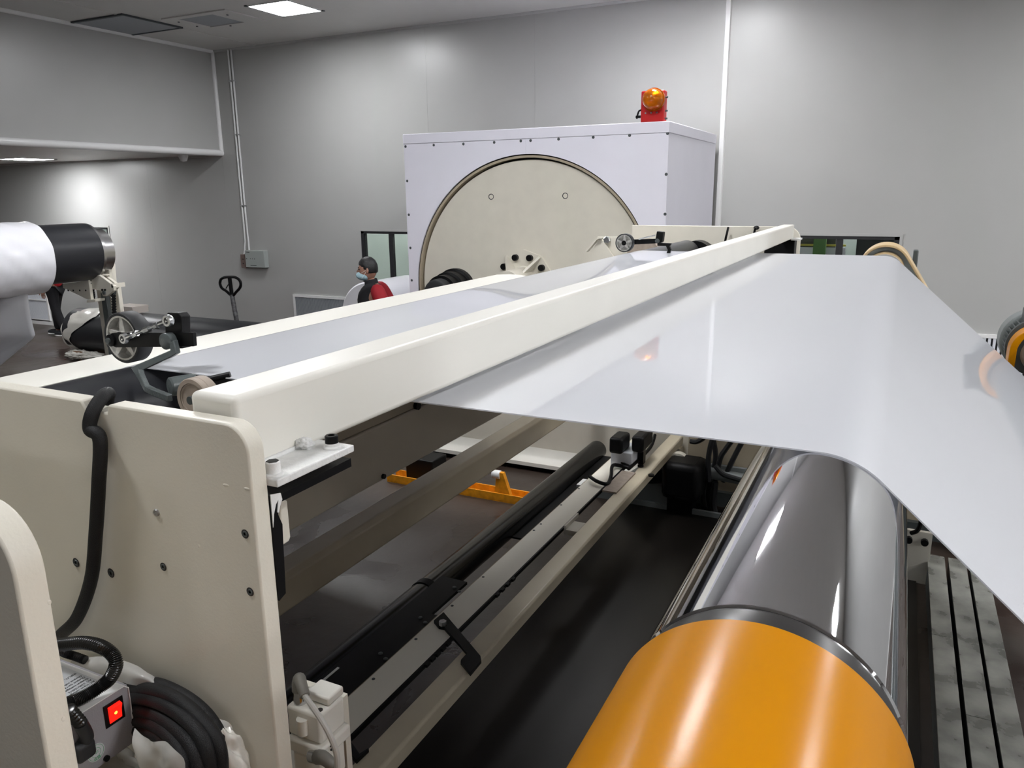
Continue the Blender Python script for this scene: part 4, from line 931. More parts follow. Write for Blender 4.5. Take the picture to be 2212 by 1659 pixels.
# far wheel unit
w1 = P(1348, 524, 1, 4.56)
t, c = wheel_unit('small black wheel with light spokes on the far side of the web', w1.x, 4.56)
def FP(x, y, yy=4.6): return P(1240+x/8.508, 480+y/8.508, 1, yy)
obj('swing_arm', MB().prism([(p.x, p.z) for p in [FP(900, 325), FP(1500, 305), FP(1560, 340), FP(1500, 390), FP(1110, 410), FP(930, 400)]], 'y', 4.602, 4.62), 'black', t)
obj('clamp_block', MB().prism([(p.x, p.z) for p in [FP(1520, 165), FP(1640, 180), FP(1620, 360), FP(1560, 395), FP(1490, 330)]], 'y', 4.60, 4.645), 'black', t, bevel=0.004)
obj('bent_arm', MB().ribbon([FP(1540, 405), FP(1750, 412), FP(1730, 440), FP(1760, 510), FP(1740, 560), FP(1740, 800)], 0.02, 0.018, (0, 1, 0)), 'black', t)
obj('link_rod', MB().cyl(FP(1190, 312), FP(1490, 240), 0.004, seg=8), 'zinc', t)
obj('pivot_pin', MB().cyl(FP(1530, 345, 4.595), FP(1530, 345, 4.605), 0.014, seg=16), 'motor', t)

# ================================================================== UNDER THE WEB
def uv7(x, y): return (560+x/3.687, 880+y/3.687)
def uv1(x, y): return (580+x/3.687, 1209+y/3.687)
def uv8(x, y): return (1100+x/3.687, 850+y/3.687)
# wide rear panel with its grey glossy top strip
t = thing('rear_panel', 'wide cream panel, light and shade set by its colours, below the crossbeam, dropping towards the floor', 'panel', (-1.75, 3.3, 1.36))
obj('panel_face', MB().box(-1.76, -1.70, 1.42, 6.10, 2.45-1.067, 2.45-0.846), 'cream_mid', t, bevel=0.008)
obj('end_plate', MB().box(-1.76, -1.70, 0.70, 1.4195, 2.45-1.067, 2.45-0.846), 'cream_light', t, bevel=0.008)  # same panel; lighter colour stands in for light on its near end
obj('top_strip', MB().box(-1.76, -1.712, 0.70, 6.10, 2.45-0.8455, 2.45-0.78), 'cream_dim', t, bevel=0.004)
p = P(898, 876, 0, -1.712); obj('strip_bolt', MB().cyl(p, p+Vector((0.015, 0, 0)), 0.018, seg=8), 'black', t)
obj('panel_bolt', MB().cyl((-1.70, 2.3, 1.40), (-1.69, 2.3, 1.40), 0.01, seg=8), 'black', t)
t = thing('lower_beam', 'cream box beam, darkened for shade, with a light ridge running under the web', 'beam', (-2.15, 3.3, 0.77))
x1 = -2.115
obj('beam_tube', MB().prism([(x1-0.125, 0.95), (x1-0.022, 0.95), (x1, 0.926), (x1, 0.795), (x1-0.01, 0.785), (x1-0.125, 0.785)], 'y', 0.70, 6.10), 'cream_dim', t, bevel=0.006)  # colour darkened because the beam lies out of the light
bb = P(925, 1003, 2, 0.12)
tagged('stop_block', MB().box(bb.x-0.16, bb.x+0.12, bb.y-0.12, bb.y+0.12, 0.0, 0.2), 'black', 'black block on the floor behind the darkened beam', 'block', bevel=0.01)
# orange rail with upright on the floor
ra, rb = P(846, 1023, 2, 0.05), P(1132, 1076, 2, 0.05)
t = thing('orange_rail', 'orange channel rail with a short upright lying on the brown floor', 'rail', ((ra.x+rb.x)/2, (ra.y+rb.y)/2, 0))
d = (rb-ra); d.z = 0; d.normalize(); n = Vector((-d.y, d.x, 0))
A_, B_ = Vector((ra.x, ra.y, 0)), Vector((rb.x+0.2, rb.y+0.03, 0))
def bar(mb, a, b2, off, w, z0, z1):
    q = [a+n*(off-w/2), b2+n*(off-w/2), b2+n*(off+w/2), a+n*(off+w/2)]
    mb.rings([[v+Vector((0, 0, z0)) for v in q], [v+Vector((0, 0, z1)) for v in q]])
    return mb
obj('channel', bar(bar(bar(MB(), A_, B_, 0, 0.14, 0.0, 0.012), A_, B_, -0.065, 0.012, 0.012, 0.07), A_, B_, 0.065, 0.012, 0.012, 0.07), 'yellow', t, smooth=False)
u0 = P(1089, 1068, 2, 0.05); c = Vector((u0.x, u0.y, 0))
up_ = MB(); up_.rings([[c-d*0.08-n*0.02+Vector((0, 0, 0.013)), c+d*0.08-n*0.02+Vector((0, 0, 0.013)), c-d*0.0-n*0.02+Vector((0, 0, 0.24)), c-d*0.06-n*0.02+Vector((0, 0, 0.24))],
                        [c-d*0.08+n*0.02+Vector((0, 0, 0.013)), c+d*0.08+n*0.02+Vector((0, 0, 0.013)), c-d*0.0+n*0.02+Vector((0, 0, 0.24)), c-d*0.06+n*0.02+Vector((0, 0, 0.24))]])
obj('upright', up_, 'yellow', t, smooth=False)
obj('white_stop', MB().cyl(c-d*0.10+Vector((0, 0, 0.215)), c-d*0.03+Vector((0, 0, 0.215)), 0.035, seg=18), 'white', t)
# black spreader tube with mounting plates
TX, TZ, TR = -2.07, 0.40, 0.078
t = thing('black_tube', 'long black tube crossing low under the web with a screwed black plate', 'tube', (TX, 3.2, TZ))
obj('tube', MB().lathe([(0, 0.05), (0, TR), (5.02, TR), (5.04, TR-0.012), (5.045, 0.02)], (TX, 0.72, TZ), (0, 1, 0), 48), 'blackgloss', t)
k1 = P(930, 1262, 2, 0.47)
obj('clamp_band', MB().lathe([(0, TR-.001), (0, TR+0.004), (0.05, TR+0.004), (0.05, TR-.001)], (TX, k1.y-0.02, TZ), (0, 1, 0), 48), 'black', t)
pe = P(985, 1270, 2, 0.49)
mpl = obj('mounting_plate', MB().prism([(-2.02, 0.72), (-1.825, 0.72), (-1.825, pe.y-0.25), (-1.865, pe.y-0.25), (-1.865, pe.y+0.10), (-2.02, pe.y+0.10)], 'z', 0.462, 0.478), 'black', t)
s0 = None
for x, y in ((1480, 222), (1520, 255), (1210, 464), (1248, 503), (892, 748), (933, 792), (518, 1085), (562, 1133)):
    p = P(*uv1(x, y), 2, 0.479)
    if s0 is None: s0 = obj('plate_screw', MB().lathe([(0, .011), (.004, .010), (.005, .005)], p, (0, 0, 1), 8), 'motor', mpl); p0 = p
    else: rep(s0, p-p0, mpl)
obj('rear_plate', MB().box(-2.02, -1.86, pe.y+0.9, 5.7, 0.36, 0.372), 'black', t)
sl0, sl1 = P(*uv1(360, 1065), 2, 0.48), P(*uv1(590, 870), 2, 0.48)
obj('cable_slot', MB().box(-1.995, -1.985, sl0.y, sl1.y, 0.4785, 0.482), 'touchup', t, smooth=False)
# cream cover strip and sand coloured beam
CZ = 0.5
t = thing('cover_strip', 'flat cream cover strip with small screws beside the black tube', 'cover', (-1.73, 3.3, CZ-0.03))
stp = obj('strip', MB().box(-1.808, -1.660, 0.72, 5.95, CZ-0.012, CZ), 'cream_light', t, bevel=0.001)
obj('edge_rubber', MB().box(-1.6595, -1.650, 0.72, 5.95, CZ-0.02, CZ+0.001), 'black', t, smooth=False)
obj('side_lip', MB().box(-1.815, -1.8085, 0.72, 5.95, CZ-0.05, CZ-0.004), 'cream_dim', t, smooth=False)
s0 = None
for q in (uv1(1710, 138), uv1(1463, 367), uv1(1174, 633), uv1(836, 950), uv8(555, 758), uv8(413, 888), uv8(252, 1040), uv8(197, 1090)):
    p = P(*q, 2, CZ+0.0005)
    if s0 is None: s0 = obj('cover_screw', MB().lathe([(0, .008), (.002, .007), (.003, .003)], p, (0, 0, 1), 8), 'motor', stp); p0 = p
    else: rep(s0, p-p0, stp)
b0 = None
for (xa, ya, xb, yb_, n_) in ((1835, 275, 1960, 150, 4), (1290, 830, 1440, 660, 5)):
    for k in range(n_):
        f_ = k/(n_-1); p = P(*uv1(xa+(xb-xa)*f_, ya+(yb_-ya)*f_), 2, CZ)
        if b0 is None: b0 = obj('edge_clip', MB().cube((-1.645, p.y, CZ-0.006), 0.014, 0.03, 0.014), 'black', t, smooth=False); p0 = p
        else: rep(b0, (0, p.y-p0.y, 0), t)
st_ = P(*uv8(510, 1040), 2, CZ)
tagged('cross_link', MB().box(-1.648, -1.556, st_.y-0.07, st_.y+0.07, CZ-0.045, CZ-0.012).box(-1.648, -1.636, st_.y-0.07, st_.y+0.14, CZ-0.012, CZ+0.012), 'cream', 'small cream link between the cover strip and the sand coloured beam', 'bracket')
t = thing('lower_beam', 'sand coloured beam along the dark pit right of the cover strip', 'beam', (-1.5, 3.3, 0.40))
obj('beam_tube', MB().prism([(-1.555, CZ), (-1.462, CZ), (-1.452, CZ-0.010), (-1.452, CZ-0.07), (-1.555, CZ-0.07)], 'y', 0.72, 6.10), 'gold', t, bevel=0.004)
for q in (uv8(1046, 583), uv8(1130, 658)):
    p = P(*q, 2, CZ); obj('beam_bolt', MB().cyl(p, p+Vector((0, 0, 0.012)), 0.022, seg=12), 'black', t)
for yy in (0.72, 5.95): obj('beam_support', MB().box(-1.54, -1.44, yy, yy+0.1, 0, CZ-0.071), 'gold', t)
# black overlay added on the floor to keep this stretch dark
t = thing('floor_overlay', 'flat black tray added to keep the floor dark left of the chrome roller', 'overlay', (-0.55, 3.0, 0))
obj('overlay_face', MB().box(-1.82, 0.30, 0.7, 5.66, 0.001, 0.012), 'overlay', t, smooth=False)
obj('overlay_rim', MB().box(-1.82, 0.30, 5.661, 5.69, 0.001, 0.05), 'motorgrey', t, smooth=False)
# black stop arms on the strip
def arm(label, pts, z=0.515, th=0.016):
    t = thing('stop_lever', label, 'lever', tuple(P(*uv1(*pts[0]), 2, z)))
    poly = [P(*uv1(*q), 2, z) for q in pts]
    obj('arm_plate', MB().prism([(p.x, p.y) for p in poly], 'z', z-th, z), 'black', t, bevel=0.002); return t
t = arm('black hooked stop arm lying across the cream strip and sand beam', [(1315, 482), (1395, 415), (1585, 640), (1690, 765), (1695, 800), (1608, 905), (1530, 812), (1532, 795), (1582, 742), (1400, 540), (1355, 530)])
p = P(*uv1(1388, 520), 2, 0.5155); obj('hex_nut', MB().cyl(p, p+Vector((0, 0, 0.02)), 0.018, seg=6), 'zinc', t, smooth=False)
t = arm('second black stop arm beside the pale connector box', [(455, 1262), (500, 1310), (515, 1285), (660, 1445), (725, 1540), (795, 1495), (800, 1505), (700, 1600), (480, 1370)])
p = P(*uv1(510, 1365), 2, 0.5155); obj('pin', MB().cyl(p, p+Vector((0, 0, 0.01)), 0.012, seg=12), 'motor', t)
# far sensors and fittings
def fz(x, y, z): return P(*uv8(x, y), 2, z)
p = fz(945, 490, 0.56)
t = thing('sensor_unit', 'small pale sensor box with black cameras and cables at the far end of the strip', 'sensor', (p.x, p.y, 0.5))
obj('sensor_box', MB().box(p.x-0.09, p.x+0.07, p.y-0.13, p.y+0.12, 0.5005, 0.62), 'grille_white', t, bevel=0.006)
for (x, y, sx, sy) in ((880, 390, 0.10, 0.2), (1060, 370, 0.09, 0.26)):
    q = fz(x, y, 0.68); obj('camera_head', MB().cube((q.x, q.y, 0.68), sx, sy, 0.12), 'black', t, bevel=0.02)
    obj('camera_bracket', MB().box(q.x-0.02, q.x+0.02, q.y-0.03, q.y+0.03, 0.5005, 0.64), 'black', t)
obj('cable', MB().tube([fz(860, 470, 0.60), fz(870, 530, 0.55), fz(960, 590, 0.52), fz(830, 570, 0.53), fz(810, 660, 0.52), fz(780, 720, 0.52), fz(700, 700, 0.53), fz(640, 660, 0.53)], 0.013, 8), 'black', t)
obj('cable', MB().tube([fz(1160, 330, 0.60), fz(1130, 420, 0.55), fz(1040, 520, 0.53), fz(950, 600, 0.53)], 0.013, 8), 'black', t)
q = fz(640, 610, 0.52); obj('white_clip', MB().box(q.x-0.06, q.x+0.10, q.y-0.10, q.y+0.03, 0.42, 0.435), 'white', t)
q = fz(880, 690, 0.515); obj('small_plate', MB().box(q.x-0.05, q.x+0.05, q.y-0.22, q.y+0.2, 0.5005, 0.512), 'cardboard', t)
PY = 5.75
p = P(*uv8(1340, 560), 1, PY)
t = thing('pillow_block', 'cream round bearing block with a rod standing on the sand coloured beam', 'bearing', (p.x, PY, 0.5))
obj('block', MB().prism(arc(p.x, p.z, 0.085, 200, -20, 20) + [(p.x+0.09, 0.5005), (p.x-0.16, 0.5005), (p.x-0.16, p.z+0.02)], 'y', PY, PY+0.06), 'cream', t, bevel=0.004) if p.z > 0.56 else obj('block', MB().lathe([(0, .03), (0, .085), (.06, .085), (.06, .03)], p, (0, 1, 0), 32), 'cream', t)
obj('bore', MB().cyl(p+Vector((0, -0.004, 0)), p+Vector((0, 0.01, 0)), 0.035, seg=20), 'darkvoid', t)
r1 = P(*uv8(1560, 625), 1, PY+0.03)
obj('rod', MB().cyl(p+Vector((0.05, 0.03, -0.01)), r1, 0.022, seg=12), 'motorgrey', t); obj('rod_nut', MB().cyl(p.lerp(r1, .55)+Vector((0, .03, 0)), p.lerp(r1, .75)+Vector((0, .03, 0)), 0.035, seg=6), 'zinc', t, smooth=False)
obj('cylinder', MB().cyl(r1, r1+Vector((0.75, 0, -0.04)), 0.045, seg=20), 'motorgrey', t)
p = P(*uv8(1370, 700), 1, 5.6)
t = thing('black_motor', 'black square motor below the cream bearing block', 'motor', (p.x, 5.6, p.z))
obj('motor_body', MB().cube((p.x, 5.7, p.z), 0.30, 0.3, 0.30), 'black', t, bevel=0.05)
obj('motor_shaft', MB().cyl((p.x-0.30, 5.7, p.z-0.03), (p.x-0.14, 5.7, p.z), 0.07, seg=20), 'black', t)
obj('clip', MB().lathe([(0, .03), (0, .06), (.03, .06), (.03, .03)], (p.x-0.19, 5.60, p.z+0.12), (0, 1, 0), 20, close=True), 'steel', t)
obj('stand', MB().box(p.x-0.12, p.x+0.08, 5.66, 5.8, 0, p.z-0.14), 'black', t)
obj('base_wedge', MB().prism([(p.x-0.75, 0.0), (p.x+0.0, 0.0), (p.x-0.25, 0.24), (p.x-0.35, 0.3)], 'y', 5.70, 5.95), 'motorgrey', t)
# roller station frame behind
t = thing('side_frame', 'dim cream frame plate behind the chrome roller far end', 'machine frame', (-0.3, 6.02, 0))
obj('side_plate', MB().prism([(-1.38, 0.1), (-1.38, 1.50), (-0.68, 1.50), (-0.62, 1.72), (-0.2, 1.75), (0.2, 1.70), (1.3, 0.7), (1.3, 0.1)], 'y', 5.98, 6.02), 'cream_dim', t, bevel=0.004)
obj('base_rail', MB().box(-1.38, 1.3, 5.93, 5.979, 0, 0.12), 'motor', t)
for k, (x, y) in enumerate(((1325, 845), (1400, 850))):
    p = P(*uv8(x, y), 1, 5.979); obj('plate_bolt', MB().cyl(p, p+Vector((0, -0.03, 0)), 0.04, seg=12), 'black', t)
p = P(2005, 1171, 1, 5.2)
t = thing('cross_tie', 'cream tie plate with black bolts at the far end of the walkway plates', 'tie', (p.x, 5.2, p.z))
obj('tie_plate', MB().box(p.x-0.18, p.x+0.02, 5.2, 5.23, 0.0, p.z+0.06), 'cream', t)
for dx in (-0.11, -0.02): obj('tie_bolt', MB().cyl((p.x+dx, 5.2, p.z), (p.x+dx, 5.17, p.z), 0.022, seg=10), 'black', t)
obj('hose', MB().tube([(p.x-0.1, 5.18, p.z+0.05), (p.x-0.06, 5.14, p.z+0.12), (p.x-0.05, 5.16, p.z+0.35)], 0.014, 8), 'black', t)
hs = [((1560, 700), (1545, 800), (1560, 900), (1590, 960)), ((1600, 700), (1590, 800), (1600, 890), (1625, 955)), ((1640, 705), (1630, 800), (1625, 880), (1640, 960)),
      ((1620, 365), (1600, 430), (1585, 540), (1590, 700)), ((1625, 365), (1640, 450), (1640, 540), (1600, 700)), ((1770, 380), (1720, 450), (1680, 520), (1640, 700)), ((1850, 395), (1820, 450), (1760, 570), (1700, 700)),
      ((1640, 575), (1700, 640), (1780, 670), (1850, 690)), ((1440, 380), (1490, 385), (1540, 360), (1550, 340))]
for k, h in enumerate(hs):
    hl = ('left of the three thick hoses hanging down to the pit floor', 'middle of the three thick hoses hanging down to the pit floor', 'right of the three thick hoses hanging down to the pit floor',
          'leftmost thin hose dropping from the web edge above the crossbar', 'second thin hose from the left above the crossbar', 'third thin hose slanting from the right to the crossbar', 'rightmost thin hose slanting down to the crossbar',
          'thin cable sagging to the right across the grey crossbar', 'short curled hose under the web edge beside the sand beam')[k]
    t = tagged('hose', MB().tube([P(*uv8(*q), 1, 5.90-0.06*(k % 4)) for q in h], 0.026 if k < 3 else 0.02, 8), 'rubber', hl, 'hose'); t['group'] = 'hoses at the back of the pit'
tagged('crossbar', MB().box(P(*uv8(1560, 570), 1, 5.95).x, P(*uv8(1900, 640), 1, 5.95).x, 5.93, 5.965, P(*uv8(1700, 630), 1, 5.95).z-0.03, P(*uv8(1700, 600), 1, 5.95).z+0.03), 'motorgrey', 'grey crossbar with bracket behind the hoses in the pit', 'bar')

# ================================================================== WALKWAY PLATES ON THE RIGHT
WZ = 0.16
dzw = 2.45-WZ
def strip(label, ra0, rb0, joints, m='galv'):
    xs = (ra0*dzw, rb0*dzw); t = thing('walkway_strip', label, 'walkway', ((xs[0]+xs[1])/2, 2.8, 0), 'worn walkway strips beside the rollers')
    ys = [0.5] + joints + [5.32]
    for a, c in zip(ys, ys[1:]): obj('plate', MB().box(xs[0], xs[1], a+0.002, c-0.002, WZ-0.012, WZ), m, t, bevel=0.0015)
    obj('side_skirt', MB().box(xs[0]+0.004, xs[0]+0.012, 0.5, 5.32, 0, WZ-0.0125), 'motor', t, smooth=False)
    obj('side_skirt', MB().box(xs[1]-0.012, xs[1]-0.004, 0.5, 5.32, 0, WZ-0.0125), 'motor', t, smooth=False)
j1 = P(1612+1170/2.765, 1059+870/2.765, 2, WZ).y; j2 = P(1612+1380/2.765, 1059+1355/2.765, 2, WZ).y
strip('left of the three worn metal walkway strips right of the chrome roller', 0.153, 0.196, [j1])
strip('middle of the three worn metal walkway strips right of the chrome roller', 0.205, 0.2475, [j2])
strip('right of the three worn metal walkway strips beneath the white web', 0.255, 0.2975, [2.9])

# ================================================================== PALE CONNECTOR BOX BY THE PLATE
VX, VY = -0.70, 0.72
def VP(x, y, yy=VY): return P(580+x/3.687, 1209+y/3.687, 1, yy)
a, c = VP(150, 1215), VP(420, 1100)
t = thing('valve_block', 'pale cast valve block with grey plugs and white cable behind the side plate', 'valve', (a.x, VY, 1.6))
vx0, vx1 = VP(150, 1300).x, VP(425, 1300).x; vt = VP(230, 1190).z; vm = VP(300, 1440).z; vb = VP(300, 1640).z
obj('upper_body', MB().box(vx0, vx1-0.004, VY, VY+0.055, vm, vt), 'cream_smooth', t, bevel=0.005, seg=3)
obj('middle_body', MB().box(vx0, vx1+0.002, VY-0.006, VY+0.058, vm-0.022, vm-0.0005), 'cream_smooth', t, bevel=0.004, seg=3)
obj('lower_body', MB().box(vx0+0.006, vx1-0.004, VY-0.002, VY+0.05, vb-0.03, vm-0.0225), 'cream_smooth', t, bevel=0.005, seg=3)
obj('top_cover', MB().box(vx0+0.018, vx1-0.0045, VY+0.022, VY+0.056, vt+0.0004, vt+0.014), 'cream_smooth', t, bevel=0.003)
for dx in (0.038, 0.052): obj('cover_hole', MB().cyl((vx0+dx, VY+0.012, vt), (vx0+dx, VY+0.012, vt+0.0012), 0.004, seg=12), 'darkband', t)
obj('groove', MB().cyl((vx0+0.030, VY-0.0005, vm+0.012), (vx0+0.030, VY-0.0005, vt-0.012), 0.009, seg=16), 'cream_smooth', t)
s_ = VP(262, 1395, VY-0.005); obj('cap_screw', MB().ball(s_, 0.0048, 0.004, 0.0048, 14, 8), 'zinc', t)
pl = VP(200, 1165)
obj('threaded_collar', MB().lathe([(0, .0088), (.006, .0095), (.012, .0095), (.016, .0085), (.024, .0085)], (pl.x, VY+0.014, vt-0.004), (0, 0, 1), 24), 'steel', t)
ez = vt+0.02
k0 = Vector((pl.x, VY+0.014, ez)); k2 = VP(290, 1085, VY-0.004)
obj('elbow_plug', MB().tube([k0, k0+Vector((0, 0, 0.012)), k0+Vector((0.004, -0.002, 0.020)), k0.lerp(k2, .6)+Vector((0, 0, 0.010)), k2], lambda u3: 0.0105-0.0035*u3, 14), 'connector', t)
wc = [k2, VP(350, 1170, VY-0.012), VP(430, 1290, VY-0.018), VP(490, 1400, VY-0.02), VP(535, 1520, VY-0.02), VP(548, 1620, VY-0.018), VP(540, 1760, VY-0.01)]
obj('white_cable', MB().tube(wc, 0.0042, 10), 'cablewhite', t)
l0, l1, l2 = VP(350, 1560, VY-0.004), VP(440, 1580, VY-0.010), VP(500, 1640, VY-0.010)
obj('side_collar', MB().cyl(l0, l0.lerp(l1, .6), 0.0100, seg=20), 'steel', t)
obj('elbow_plug', MB().tube([l0.lerp(l1, .5), l1, l2, l2+Vector((0.004, 0, -0.03))], lambda u3: 0.0105-0.003*u3, 14), 'connector', t)
for dz in (0.0, 0.006): obj('bolt', MB().cyl((vx1+0.002, VY+0.012, vm-0.012+dz), (vx1+0.0035, VY+0.012, vm-0.012+dz), 0.0018, seg=8), 'darkband', t)
obj('mount', MB().box(vx0-0.03, vx1-0.01, VY+0.0585, VY+0.07, vb-0.2, vt-0.01), 'cream', t)

# ================================================================== POWER SUPPLY, HOSES AND CABLES BETWEEN THE PLATES
SX0, SX1, SY0, SY1, SZ0, SZ1 = -1.010, -0.858, 0.490, 0.580, 1.740, 1.829
t = thing('power_supply', 'grey static eliminator power supply with lit red switch, lower left corner', 'power supply', ((SX0+SX1)/2, (SY0+SY1)/2, SZ0))
obj('case', MB().box(SX0, SX1, SY0+0.001, SY1-0.001, SZ0, SZ1-0.0015), 'psu', t, bevel=0.001)
obj('white_cover', MB().prism([(SY0-0.0005, SZ0+0.004), (SY0-0.0005, SZ1-0.006), (SY0+0.006, SZ1), (SY1-0.006, SZ1), (SY1, SZ1-0.006), (SY1, SZ0+0.004), (SY1-0.0009, SZ0+0.004), (SY1-0.0009, SZ1-0.007), (SY1-0.0066, SZ1-0.0012), (SY0+0.0066, SZ1-0.0012), (SY0+0.0006, SZ1-0.007), (SY0+0.0006, SZ0+0.004)], 'x', SX0-0.001, SX1+0.0015), 'white', t, angle=50)
lb_ = obj('label_plate', MB().box(-0.985, -0.874, 0.498, 0.5665, SZ1+0.0001, SZ1+0.0006), 'label', t, smooth=False)
def text(s, size, mw, m, parent, name='lettering'):
    cu = bpy.data.curves.new('lettering', 'FONT'); cu.body = s; cu.size = size; cu.extrude = 0.0001
    o = bpy.data.objects.new('lettering', cu); COL.objects.link(o)
    dg = bpy.context.evaluated_depsgraph_get(); me = bpy.data.meshes.new_from_object(o.evaluated_get(dg))
    bpy.data.objects.remove(o)
    bm = bmesh.new(); bm.from_mesh(me); bpy.data.meshes.remove(me); bmesh.ops.transform(bm, matrix=mw, verts=bm.verts)
    return obj(name, bm, m, parent, smooth=False)
def topmat(x, y): return Matrix(((0, 1, 0, x), (-1, 0, 0, y), (0, 0, 1, SZ1+0.0009), (0, 0, 0, 1)))   # reads along -Y, letters upright towards +X
for x, s, sz in ((-0.884, 'HIGH VOLTAGE GENERATOR', 0.0072), (-0.8935, 'MODEL : SC-600', 0.0075), (-0.902, 'AC Input voltage:', 0.0052), (-0.9085, 'AC 220V/50Hz', 0.0052), (-0.915, 'Output voltage:', 0.0052), (-0.9215, 'Output current 5mA', 0.0052), (-0.928, 'Output voltage', 0.0052), (-0.940, 'INPUT:', 0.0052)):
    text(s, sz, topmat(x, 0.5635), 'ink', lb_)
tr_ = MB()
tc_ = [Vector((-0.958, 0.556, 0)), Vector((-0.958, 0.528, 0)), Vector((-0.980, 0.542, 0))]
for i in range(3):
    a, c = tc_[i], tc_[(i+1) % 3]; dd = (c-a).normalized(); nn = Vector((-dd.y, dd.x, 0))*0.0007
    tr_.rings([[a-nn+Vector((0, 0, SZ1+0.0007)), c-nn+Vector((0, 0, SZ1+0.0007)), c+nn+Vector((0, 0, SZ1+0.0007)), a+nn+Vector((0, 0, SZ1+0.0007))],
               [a-nn+Vector((0, 0, SZ1+0.001)), c-nn+Vector((0, 0, SZ1+0.001)), c+nn+Vector((0, 0, SZ1+0.001)), a+nn+Vector((0, 0, SZ1+0.001))]])
obj('warning_triangle', tr_, 'redink', lb_, smooth=False)
XF = SX1
def XP(x, y, X=XF): return P(x/3.687, 1209+y/3.687, 0, X)
sa, sb = XP(838, 1345), XP(970, 1080)
swc = (XP(815, 1170)+XP(995, 1250)+XP(970, 1080)+XP(840, 1345))/4
hy, hz = (XP(970, 1080).y-XP(815, 1170).y)/2, (XP(970, 1080).z-XP(995, 1250).z)/2
bz_ = obj('switch_bezel', MB().box(XF+0.0002, XF+0.0018, swc.y-hy, swc.y+hy, swc.z-hz, swc.z+hz), 'black', t, bevel=0.0006)
rk = MB().prism([(XF+0.0018, swc.z-hz*0.72), (XF+0.0030, swc.z-hz*0.70), (XF+0.0042, swc.z+hz*0.05), (XF+0.0070, swc.z+hz*0.62), (XF+0.0018, swc.z+hz*0.74)], 'y', swc.y-hy*0.62, swc.y+hy*0.62)
obj('rocker', rk, 'switchred', bz_)
obj('neon_glow', MB().ball((XF+0.0042, swc.y, swc.z+hz*0.02), 0.0012, 0.0022, 0.0024, 12, 8), 'switchglow', bz_)
sc_ = XP(765, 1535)
sk_ = obj('seal_sticker', MB().cyl((XF+0.0001, sc_.y, sc_.z), (XF+0.0004, sc_.y, sc_.z), 0.0118, seg=36), 'label', t, smooth=False)
for r0, r1 in ((0.0105, 0.0101), (0.0064, 0.0061)):
    obj('seal_ring', MB().lathe([(0, r1), (0, r0), (0.0002, r0), (0.0002, r1)], (XF+0.0004, sc_.y, sc_.z), (1, 0, 0), 40, close=True), 'greenink', sk_)
def sidemat(y, z): return Matrix(((0, 0, 1, XF+0.0006), (1, 0, 0, y), (0, 1, 0, z), (0, 0, 0, 1)))
text('\u5408\u683c', 0.0048, sidemat(sc_.y-0.0046, sc_.z-0.0098), 'greenink', sk_)
text('QC', 0.0045, sidemat(sc_.y-0.0030, sc_.z-0.0012), 'greenink', sk_)
obj('case_foot', MB().cyl((XF-0.01, XP(855, 1650).y, SZ0+0.006), (XF+0.003, XP(855, 1650).y, SZ0+0.006), 0.004, seg=14), 'black', t)
# connector with ribbed strain relief
g0, g1, g2 = XP(545, 1190, XF+0.022), XP(640, 1300, XF+0.020), XP(690, 1400, XF+0.014)
def ribbed(base, amp, n): return lambda u3: base + amp*(1 if math.sin(u3*n*2*PI) > 0 else -1)
t2 = thing('plug_connector', 'black angled plug with ribbed strain relief on the power supply', 'plug', tuple(XP(690, 1500)))
pb = XP(655, 1475)
obj('plug_body', MB().box(XF+0.0005, XF+0.018, pb.y-0.018, pb.y+0.008, pb.z-0.013, pb.z+0.012), 'rubber', t2, bevel=0.006, seg=3)
obj('strain_relief', MB().tube([Vector((g0.x, g0.y, g0.z)), Vector(((g0.x+g1.x)/2, (g0.y+g1.y)/2, (g0.z+g1.z)/2)), Vector((g1.x, g1.y, g1.z))], lambda u3: (0.0072+0.0010*math.sin(u3*6*2*PI)), 16, step=24), 'conduit', t2)
obj('plug_neck', MB().tube([g1, g2, Vector((XF+0.009, g2.y, g2.z-0.010))], lambda u3: 0.0080, 16), 'rubber', t2)
# corrugated conduit
cpts = [(300, 700, .560), (450, 680, .560), (560, 668, .560), (680, 662, .560), (800, 690, .560), (890, 750, .562), (925, 830, .560), (880, 940, .555), (800, 1010, .545), (700, 1075, .53), (600, 1125, .515), (500, 1160, .50), (420, 1200, .49)]
cp3 = [P(x/3.687, 1209+y/3.687, 1, yy) for x, y, yy in cpts]
cl = spline(cp3, 40)
tagged('corrugated_conduit', MB().tube(cl, (lambda N: (lambda u3: 0.0080+0.0009*math.sin(u3*N*2*PI)))(95), 14, smooth=False), 'conduit', 'shiny black corrugated conduit arching over the power supply', 'conduit', angle=80)
cl2 = [P(x/3.687, 1209+y/3.687, 1, yy) for x, y, yy in ((420, 700, .585), (520, 745, .585), (600, 770, .588), (680, 800, .59))]
tagged('corrugated_conduit', MB().tube(spline(cl2, 30), lambda u3: 0.0055+0.0007*math.sin(u3*36*2*PI), 12, smooth=False), 'conduit', 'thin black corrugated conduit behind the power supply', 'conduit', angle=80)
# braided hose over the plate
hp_ = [Vector((-0.985, 0.70, 1.98)), Vector((-0.965, 0.672, 2.12)), Vector((-0.936, 0.661, 2.182)), Vector((-0.915, 0.650, 2.2005)), Vector((-0.904, 0.632, 2.2000)), Vector((-0.9025, 0.6155, 2.184)), Vector((-0.9025, 0.6095, 2.165))]
for x, y in ((216, 950), (213, 1050), (207, 1150), (197, 1250), (168, 1332), (135, 1368), (110, 1392), (60, 1425), (-20, 1450)): hp_.append(P(x, y, 1, 0.6085))
tagged('braided_hose', MB().tube(hp_, lambda u3: 0.0088, 16, step=10), 'braid', 'black braided hose looped over the notch of the side plate', 'hose', angle=80)
